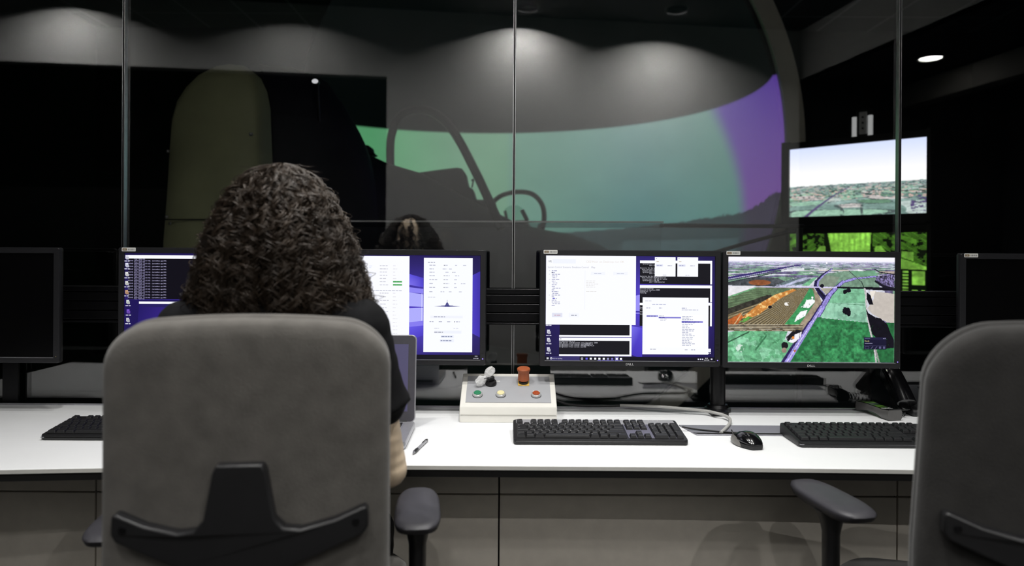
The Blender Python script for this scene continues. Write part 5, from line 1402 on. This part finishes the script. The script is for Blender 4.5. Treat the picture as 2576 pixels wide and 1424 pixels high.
# ================================================================== office chairs
def chair(x, y, rz, label, fab, arm_turn=(0, 0), arms=(.29, .29), arm_y=.36, arm_z=.707, taper=0.0, rad=.074):
    """origin on the floor under the middle of the back's rear face; local +y is forward"""
    t = thing('office_chair', label, 'chair', (x, y, 0), rz, 'grey fabric office chairs')
    ZT, ZB, HW = 1.128, .54, .222
    def outline(inset):
        pts = []; n = 14; hw = HW - inset; zt = ZT - inset; zb = ZB + inset; R_ = max(.012, rad - inset * .6)
        def top(xx): return zt - .013 * (xx / .2) ** 2
        for k in range(n + 1):                       # right top corner
            a = pi / 2 * k / n; xx = hw - R_ + R_ * math.cos(a); pts.append((xx, top(hw - R_) - R_ + R_ * math.sin(a) + (top(xx) - top(hw - R_)) * math.sin(a)))
        for k in range(1, 10):
            xx = (hw - R_) * (1 - 2 * k / 10); pts.append((xx, top(xx)))
        for k in range(n + 1):
            a = pi / 2 + pi / 2 * k / n; xx = -hw + R_ + R_ * math.cos(a); pts.append((xx, top(hw - R_) - R_ + R_ * math.sin(a) + (top(xx) - top(hw - R_)) * math.sin(a)))
        for k in range(1, 10): pts.append((-hw * (1 - .02 * 0), top(hw - R_) - R_ + (zb + .05 - top(hw - R_) + R_) * k / 10))
        for k in range(7):
            a = pi + pi / 2 * k / 6; pts.append((-hw + .05 + .05 * math.cos(a), zb + .05 + .05 * math.sin(a)))
        for k in range(7):
            a = 1.5 * pi + pi / 2 * k / 6; pts.append((hw - .05 + .05 * math.cos(a), zb + .05 + .05 * math.sin(a)))
        for k in range(1, 10): pts.append((hw, zb + .05 + (top(hw - R_) - R_ - zb - .05) * k / 10))
        return pts
    ctr = Vector((0, 0, .84))
    def ring(inset, yy, sc=1.0, dz=0):
        o = outline(inset)
        r = []
        for a, b in o:
            a2 = a * sc * (1 - taper * max(0, b - .75)); b2 = ctr.z + (b + dz - ctr.z) * sc
            r.append(Vector((a2, yy + .030 * (a2 / HW) ** 2 - .03 * max(0, (b2 - .80)) ** 1.5 * 0, b2)))
        return r
    back = MB().loft([ring(.03, -.004, .25), ring(.03, -.004, .55), ring(.03, -.003, .8), ring(.03, -.002), ring(.012, .001), ring(.004, .007), ring(0, .017), ring(0, .026), ring(.006, .033), ring(.03, .035), ring(.03, .035, .5)])
    back.build('back_shell', fab, t, ang=1.2)
    front = MB().loft([ring(.02, .030, .3, .004), ring(.02, .030, 1, .004), ring(.004, .034, 1, .006), ring(0.002, .042, 1, .006), ring(.002, .052, 1, .006), ring(.010, .064, 1, .006), ring(.03, .070, 1, .004), ring(.03, .072, .7), ring(.03, .072, .3)])
    front.build('back_cushion', fab, t, ang=1.2)
    # black support on the rear of the back: stem with two wings
    zc = .84
    def bz(py): return CAMZ - (py - PY) / F * 1.14
    br = [(-.034, bz(1173)), (.034, bz(1173)), (.039, bz(1192)), (.052, bz(1310)), (.066, bz(1336)), (.09, bz(1342)), (.14, bz(1325)), (.184, bz(1298)), (.190, bz(1303)), (.191, bz(1350)), (.184, bz(1368)), (.14, bz(1396)), (.085, bz(1430)), (.06, bz(1450)), (.05, bz(1500)), (.045, .60),
          (-.045, .60), (-.05, bz(1500)), (-.06, bz(1450)), (-.085, bz(1430)), (-.14, bz(1396)), (-.184, bz(1368)), (-.191, bz(1350)), (-.190, bz(1303)), (-.184, bz(1298)), (-.14, bz(1325)), (-.09, bz(1342)), (-.066, bz(1336)), (-.052, bz(1310)), (-.039, bz(1192))]
    n = len(br); b = MB()
    def yy(a): return .030 * (a / HW) ** 2
    b.prism(br, .026, 'xz', -.026)
    b.v = [(p[0], p[1] + yy(p[0]), p[2]) for p in b.v]
    b.build('back_support', m_chair_pl, t, bevel=.008, seg=3)
    for s in (-1, 1): MB().lathe([(.0001, .0), (.006, .0), (.0055, .002), (.0001, .002)], 14, (s * .172, -.0262 + yy(.172), bz(1335)), axis='y').build('bolt', m_black_gl, t)
    MB().prism([(.0, .62), (-.03, .60), (-.03, .52), (.10, .40), (.34, .40), (.34, .45), (.12, .45), (.02, .55)], .09, 'yz', -.045).build('back_stem', m_chair_pl, t, bevel=.01)
    # seat
    def sring(k, z): return [Vector((p[0] * k, .43 + (p[1] - .43) * k, z)) for p in rrect(.49, .50, .09, 7, 0, .43)]
    MB().loft([sring(.90, .445), sring(.98, .455), sring(1, .475), sring(.99, .495), sring(.94, .508), sring(.7, .511), sring(.3, .508)]).build('seat', fab, t, ang=1.2)
    MB().loft([sring(.80, .425), sring(.93, .435), sring(.93, .450)]).build('seat_pan', m_chair_pl, t, ang=1.0)
    # arm rests
    for s, tw in ((-1, arm_turn[0]), (1, arm_turn[1])):
        arm_half = arms[0] if s < 0 else arms[1]; ax = s * arm_half; r = Matrix.Rotation(tw, 3, 'Z')
        pr = []
        L_ = .245; wd = .047
        for k, zz in ((.72, -.030), (.93, -.022), (1.0, -.010), (.97, -.002), (.85, .003), (.4, .0045)):
            rg = []
            for i in range(28):
                a = 2 * pi * i / 28; cs, sn = math.cos(a), math.sin(a)
                px_ = wd * (1 if cs > 0 else -1) * abs(cs) ** .62 * (1.0 - .12 * sn); py_ = L_ / 2 * (1 if sn > 0 else -1) * abs(sn) ** .62
                v = r @ Vector((px_ * k, py_ * k, 0)); rg.append(Vector((ax + v.x, arm_y + v.y, arm_z + zz - (.004 * (1 - sn) * .5 if zz > -.005 else 0))))
            pr.append(rg)
        pad = MB().loft(pr).build('armrest_pad', m_chair_pl, t, ang=1.1)
        pad.data.materials[0] = m_arm
        pq = []
        for z, a, b_ in ((arm_z - .022, .036, .050), (arm_z - .045, .024, .038), (arm_z - .075, .018, .030), (.56, .0175, .028), (.46, .018, .030)):
            pq.append([Vector((ax + a * math.cos(2 * pi * i / 18), arm_y - .02 + b_ * math.sin(2 * pi * i / 18), z)) for i in range(18)])
        MB().loft(pq).build('armrest_post', m_chair_pl, t, ang=1.1)
        MB().box((ax * .62, arm_y - .02, .438), (arm_half * .80, .06, .022)).build('armrest_bracket', m_chair_pl, t, bevel=.006)
    MB().lathe([(.0001, .10), (.032, .10), (.032, .30), (.022, .30), (.022, .43), (.0001, .43)], 20, (0, .43, 0)).build('gas_lift', m_black_gl, t)
    for k in range(5):
        a = 2 * pi * k / 5 + .3; v = Vector((math.cos(a), math.sin(a), 0))
        lg = MB().tube([Vector((0, .43, .115)), Vector((0, .43, .105)) + v * .15, Vector((0, .43, .075)) + v * .30], .02, 10, rr=[.030, .024, .017]).build('base_leg', m_chair_pl, t)
        MB().lathe([(.0001, -.022), (.022, -.022), (.026, -.016), (.026, .016), (.022, .022), (.0001, .022)], 18, Vector((0, .43, .026)) + v * .30, axis='x').build('caster', m_black_gl, lg)
    return t
m_arm = mat('armrest_soft_black', (58, 57, 62), .5, noise=(30, .08), bump=(400, .1))
bc_ = P(612, 900, 1.16)
chair(bc_.x, 1.16, math.radians(7), 'grey fabric office chair occupied by the curly-haired person', m_fabric, (0.05, -0.02), (.315, .268), .385)
chair(.858, 1.125, math.radians(-14), 'empty grey office chair, fabric darkened to look dimmed, turned inwards at the right edge', m_fabric2, (math.radians(24), math.radians(-10)), (.285, .285), .45, .715, .26, .10)

# ================================================================== person
def remesh(mb, name, m, parent, voxel, smooth_it=4):
    me = bpy.data.meshes.new('tmp'); me.from_pydata(mb.v, [], mb.f); me.update()
    o = bpy.data.objects.new('tmp', me); C.objects.link(o)
    r = o.modifiers.new('r', 'REMESH'); r.mode = 'VOXEL'; r.voxel_size = voxel; r.use_smooth_shade = True
    s = o.modifiers.new('s', 'SMOOTH'); s.iterations = smooth_it; s.factor = .5
    bpy.context.view_layer.update()
    dg = bpy.context.evaluated_depsgraph_get()
    new = bpy.data.meshes.new_from_object(o.evaluated_get(dg))
    bpy.data.objects.remove(o, do_unlink=True); bpy.data.meshes.remove(me)
    new.name = name; new.materials.clear(); new.materials.append(m)
    new.polygons.foreach_set('use_smooth', [True] * len(new.polygons))
    q = bpy.data.objects.new(name, new); C.objects.link(q); q.parent = parent
    return q
def cap(mb, a, b, ra, rb, n=8, sc=(1, 1, 1)):
    a, b = Vector(a), Vector(b); k = max(2, int((b - a).length / min(ra, rb) * 1.6) + 1)
    for i in range(k + 1):
        q = i / k; mb.ball(a.lerp(b, q), ra + (rb - ra) * q, n, sc=sc)
def person():
    X = -.462
    t = thing('person', 'person with dark curly hair in a black T-shirt seated with back turned', 'person', (X, 1.42, 0))
    def V(x, y, z): return Vector((x, y - 1.42, z))      # x relative to the body axis, y/z world
    hip = .575
    SR, SL = V(.166, 1.47, 1.080), V(-.172, 1.47, 1.075)
    ER, EL = V(.218, 1.505, .800), V(-.225, 1.52, .810)
    WR, WL = V(.085, 1.735, .790), V(-.085, 1.745, .790)
    b = MB()
    # torso
    for z, hw, hd, y in ((.56, .15, .11, 1.42), (.62, .145, .105, 1.42), (.68, .13, .10, 1.42), (.74, .118, .095, 1.425), (.80, .118, .092, 1.43), (.86, .124, .094, 1.44), (.92, .132, .098, 1.445), (.98, .140, .098, 1.45), (1.03, .145, .092, 1.458), (1.075, .135, .075, 1.465), (1.105, .09, .06, 1.47)):
        b.ball(V(0, y, z), 1.0, 10, sc=(hw, hd, .06))
    cap(b, V(0, 1.47, 1.09), V(0, 1.485, 1.19), .056, .050)
    cap(b, V(0, 1.47, 1.10), SR, .052, .050); cap(b, V(0, 1.47, 1.10), SL, .052, .050)
    n0 = len(b.v)
    # head: skull, jaw, nose, ears
    hd = V(0, 1.505, 1.295)
    b.ball(hd, 1.0, 16, sc=(.074, .094, .098))
    b.ball(hd + Vector((0, .030, -.045)), 1.0, 14, sc=(.060, .062, .070)); b.ball(hd + Vector((0, .060, -.088)), 1.0, 10, sc=(.030, .025, .020))
    cap(b, hd + Vector((0, .094, .012)), hd + Vector((0, .110, -.028)), .008, .012, 8); b.ball(hd + Vector((.010, .102, -.030)), .008, 8); b.ball(hd + Vector((-.010, .102, -.030)), .008, 8)
    cap(b, hd + Vector((-.018, .088, -.060)), hd + Vector((.018, .088, -.060)), .007, .007, 8); cap(b, hd + Vector((-.014, .086, -.068)), hd + Vector((.014, .086, -.068)), .007, .007, 8)
    for s in (-1, 1):
        b.ball(hd + Vector((s * .076, -.005, -.010)), 1.0, 10, sc=(.010, .018, .030)); cap(b, hd + Vector((s * .014, .090, .020)), hd + Vector((s * .044, .080, .022)), .008, .008, 8)
        b.ball(hd + Vector((s * .038, .066, -.030)), .024, 10)
    # the head is bowed towards the laptop
    RX = Matrix.Rotation(math.radians(-20), 3, 'X'); b.v[n0:] = [tuple(hd + RX @ (Vector(p) - hd)) for p in b.v[n0:]]
    # arms
    for S_, E_, W_, s in ((SR, ER, WR, 1), (SL, EL, WL, -1)):
        cap(b, S_, E_, .049, .038); cap(b, E_, E_.lerp(W_, .35), .038, .039); cap(b, E_.lerp(W_, .35), W_, .039, .026)
        f = (W_ - E_); f.z = 0; f = (f.normalized() + Vector((0, 1.1, 0))).normalized(); side = Vector((f.y, -f.x, 0))
        pk = W_ + f * .055 + Vector((0, 0, .002))
        for q in (-.028, -.010, .010, .028): cap(b, W_ + f * .012 + side * q * .6, W_ + f * .085 + side * q + Vector((0, 0, .004)), .015, .0125, 8)
        for q, ln in ((-.033, .060), (-.011, .074), (.011, .079), (.033, .070)):
            q2 = q * s * -1
            k0 = W_ + f * .088 + side * q2 + Vector((0, 0, .004)); k1 = k0 + f * ln * .5 + side * q2 * .08 + Vector((0, 0, .006)); k2 = k1 + f * ln * .32 + Vector((0, 0, -.008)); k3 = k2 + f * ln * .20 + Vector((0, 0, -.012))
            cap(b, k0, k1, .0092, .0082, 8); cap(b, k1, k2, .0082, .0076, 8); cap(b, k2, k3, .0076, .0068, 8)
        th0 = W_ + f * .022 - side * s * .024; th1 = th0 + f * .036 - side * s * .024 + Vector((0, 0, -.004)); th2 = th1 + f * .034 - side * s * .004 + Vector((0, 0, -.006))
        cap(b, th0, th1, .0135, .0105, 8); cap(b, th1, th2, .0105, .0080, 8)
    # legs
    legs = []
    for s in (-1, 1):
        H0, K0, A0 = V(s * .092, 1.42, hip), V(s * .115, 1.835, .555), V(s * .115, 1.80, .10)
        legs.append((H0, K0, A0)); cap(b, H0, K0, .076, .054); cap(b, K0, K0.lerp(A0, .3), .053, .050); cap(b, K0.lerp(A0, .3), A0, .050, .036)
        cap(b, A0 + Vector((0, -.02, -.055)), A0 + Vector((0, .10, -.068)), .032, .024)
    remesh(b, 'body', m_skin, t, .0042, 3)
    # T-shirt
    s_ = MB()
    for z, hw, hd_, y in ((.60, .165, .128, 1.42), (.66, .158, .124, 1.42), (.72, .148, .118, 1.42), (.78, .142, .114, 1.43), (.84, .143, .112, 1.435), (.90, .148, .113, 1.44), (.96, .155, .114, 1.448), (1.02, .160, .108, 1.455), (1.065, .152, .092, 1.462), (1.10, .108, .072, 1.468)):
        s_.ball(V(0, y, z), 1.0, 12, sc=(hw, hd_, .065))
    for S_, E_, s in ((SR, ER, 1), (SL, EL, -1)):
        cap(s_, V(0, 1.47, 1.115), S_ + Vector((0, 0, .006)), .052, .058, 10)
        M_ = S_.lerp(E_, .50) + Vector((s * .006, 0, 0)); cap(s_, S_, M_, .061, .058, 10)
        # open flared hem
        ax = (E_ - S_).normalized(); u = Vector((1, 0, 0)) - ax * ax.x; u.normalize(); v = ax.cross(u); rings = []
        for q, r in ((.25, .054), (.45, .060), (.56, .066), (.585, .066)):
            c_ = S_.lerp(E_, q) + Vector((s * .010 * q, 0, 0)); rings.append([c_ + (u * math.cos(2 * pi * i / 24) + v * math.sin(2 * pi * i / 24)) * r + ax * (-.012 * s * math.cos(2 * pi * i / 24) if q > .5 else 0) for i in range(24)])
        s_.loft(rings)
    remesh(s_, 'tshirt', m_shirt, t, .006, 5)
    # trousers and shoes
    tr = MB(); tr.ball(V(0, 1.42, .585), 1.0, 12, sc=(.172, .13, .09))
    for H0, K0, A0 in legs: cap(tr, H0, K0, .086, .066, 10); cap(tr, K0, K0.lerp(A0, .4), .066, .062, 10); cap(tr, K0.lerp(A0, .4), A0, .062, .052, 10)
    remesh(tr, 'trousers', m_trousers, t, .008, 4)
    for H0, K0, A0 in legs:
        sh = MB(); cap(sh, A0 + Vector((0, -.035, -.055)), A0 + Vector((0, .13, -.068)), .040, .030, 10); sh.ball(A0 + Vector((0, .0, -.03)), .042, 10)
        remesh(sh, 'shoe', m_shoe, t, .006, 3)
    # ---------------- hair: many curled locks hanging from the crown
    hz = np.array([1.020, 1.06, 1.10, 1.14, 1.18, 1.22, 1.26, 1.30, 1.34, 1.37, 1.39, 1.402, 1.408])
    hw = np.array([.178, .182, .176, .168, .155, .144, .131, .115, .096, .076, .054, .029, .001])
    hb = np.array([.085, .098, .108, .118, .124, .127, .127, .120, .106, .085, .060, .032, .001])
    def env(z): return np.interp(z, hz, hw), np.interp(z, hz, hb)
    rng = np.random.default_rng(5)
    VV, FF = [], []; off = 0; NS = 3
    hy = 1.505 - 1.42
    def add_strand(pts, rad):
        nonlocal off
        n = len(pts); tg = np.gradient(pts, axis=0); tg /= np.linalg.norm(tg, axis=1, keepdims=True) + 1e-9
        ref = np.array([.31, .9, .3]); nx = np.cross(tg, ref); nx /= np.linalg.norm(nx, axis=1, keepdims=True) + 1e-9; ny = np.cross(tg, nx)
        for k in range(NS):
            a = 2 * pi * k / NS
            VV.append(pts + (nx * math.cos(a) + ny * math.sin(a)) * rad[:, None])
        i = np.arange(n - 1)
        for k in range(NS):
            k2 = (k + 1) % NS
            FF.append(np.stack([off + k * n + i, off + k2 * n + i, off + k2 * n + i + 1, off + k * n + i + 1], 1))
        off += NS * n
    NCL = 640
    for c_ in range(NCL):
        # root height spread over the scalp, azimuth all round but the face
        zr = 1.408 - .115 * rng.random() ** 1.3
        ph = rng.uniform(-pi, pi)
        front = abs(math.atan2(math.sin(ph - pi / 2), math.cos(ph - pi / 2)))
        if front < .75 and rng.random() < .85: continue
        side = math.cos(ph)
        zend = rng.uniform(1.02, 1.10) if rng.random() < .72 else rng.uniform(1.10, 1.25)
        f = 1.0 - .34 * rng.random() ** 1.6
        if c_ % 2 == 0: f = rng.uniform(.93, 1.03)
        nP = 46; tt = np.linspace(0, 1, nP)
        z = zr + (zend - zr) * tt ** 1.08
        dph = rng.normal(0, .10)
        p = ph + dph * tt + .05 * np.sin(tt * 7 + rng.uniform(0, 6))
        ew, eb = env(z)
        ft = f * np.minimum(1, .80 + .5 * tt) if f < 1 else np.full(nP, f)
        cx = ew * ft * np.cos(p) + .008 * tt * np.sign(np.cos(p)); cy = hy + eb * ft * np.sin(p)
        base = np.stack([cx, cy, z], 1)
        A = rng.uniform(.0055, .0115); turns = rng.uniform(4.2, 7.6); ph0 = rng.uniform(0, 2 * pi); hand = 1 if rng.random() < .5 else -1
        amp = A * np.clip(tt * 3.2 + .42, 0, 1)
        rad_d = np.stack([np.cos(p), np.sin(p), 0 * p], 1); tan_d = np.stack([-np.sin(p), np.cos(p), 0 * p], 1)
        for s2 in range(9):
            q = rng.normal(0, 1, 3); da = rng.normal(0, .34); sp_ = rng.uniform(.6, 1.35)
            if s2 == 8: sp_ *= 1.7; da += 1
            th = hand * (2 * pi * turns * tt + ph0) + da
            pts = base + rad_d * (amp * sp_ * np.cos(th))[:, None] + tan_d * (amp * sp_ * np.sin(th))[:, None] + q[None, :] * .0015 * np.clip(tt * 2 + .3, 0, 1.3)[:, None]
            pts[:, 2] += amp * .5 * np.sin(th * 1.0 + 1)
            e = nP - int(rng.integers(0, 6))
            add_strand(pts[:e], (rng.uniform(.00055, .00095) * np.clip((1 - np.linspace(0, 1, e) ** 6) + .1, 0, 1)))
    # loose fly-away curls
    for c_ in range(330):
        z0 = rng.uniform(1.06, 1.405); ph = rng.uniform(-pi, 0) if rng.random() < .7 else rng.choice([-.1, pi + .1]) + rng.normal(0, .3)
        ew, eb = env(np.array(z0)); L = rng.uniform(.03, .075); nP = 26; tt = np.linspace(0, 1, nP)
        out = rng.uniform(.006, .026) * (1.35 if z0 < 1.2 else .8); turn = rng.uniform(.7, 2.6); A = rng.uniform(.003, .010)
        z = z0 - L * tt * (.9 if z0 < 1.36 else .3); ew2, eb2 = env(z)
        r_ = np.array([math.cos(ph), math.sin(ph)])
        cx = ew2 * .95 * r_[0] + out * r_[0] * np.sin(tt * pi * .8) + A * np.cos(turn * 2 * pi * tt + c_); cy = hy + eb2 * .95 * r_[1] + out * r_[1] * np.sin(tt * pi * .8) + A * np.sin(turn * 2 * pi * tt + c_)
        add_strand(np.stack([cx, cy, z + (.012 * tt if z0 > 1.36 else 0)], 1), np.full(nP, .00042) * (1.1 - tt))
    # wispy ringlets falling over the shoulders
    for c_ in range(150):
        sd = 1 if c_ % 3 else -1
        z0 = rng.uniform(1.13, 1.27); nP = 40; tt = np.linspace(0, 1, nP); L = rng.uniform(.06, .13)
        z = z0 - L * tt; ew2, eb2 = env(z); yy0 = rng.uniform(-.05, .05); A = rng.uniform(.003, .009); tn = rng.uniform(2.0, 4.0); out = rng.uniform(-.012, .022)
        cx = sd * (ew2 * .93 + out * np.sin(tt * 2.2) + A * np.sin(tn * 2 * pi * tt + c_)); cy = hy + yy0 + A * np.cos(tn * 2 * pi * tt + c_)
        add_strand(np.stack([cx, cy, z], 1), np.full(nP, .00055) * (1.1 - tt))
    # inner mass so that no light leaks through
    ci = []
    zz = np.linspace(1.03, 1.398, 24); m_ = 36
    for z in zz:
        ew, eb = env(np.array(z)); k = .80
        ci.append(np.stack([ew * k * np.cos(np.linspace(0, 2 * pi, m_, endpoint=False)), hy - .012 + eb * k * .9 * np.minimum(np.sin(np.linspace(0, 2 * pi, m_, endpoint=False)), .25), np.full(m_, z - .008)], 1))
    VV.append(np.concatenate(ci)); g = np.arange(24 * m_).reshape(24, m_); g2 = np.roll(g, -1, axis=1)
    FF.append(off + np.stack([g[:-1], g2[:-1], g2[1:], g[1:]], -1).reshape(-1, 4))
    v = np.concatenate(VV).astype(np.float32); f = np.concatenate(FF).astype(np.int32)
    me = bpy.data.meshes.new('hair'); me.vertices.add(len(v)); me.vertices.foreach_set('co', v.ravel()); me.loops.add(f.size); me.loops.foreach_set('vertex_index', f.ravel())
    me.polygons.add(len(f)); me.polygons.foreach_set('loop_start', np.arange(0, f.size, 4, dtype=np.int32)); me.update(calc_edges=True)
    me.polygons.foreach_set('use_smooth', [True] * len(f)); me.materials.append(m_hair)
    o = bpy.data.objects.new('hair', me); C.objects.link(o); o.parent = t
person()
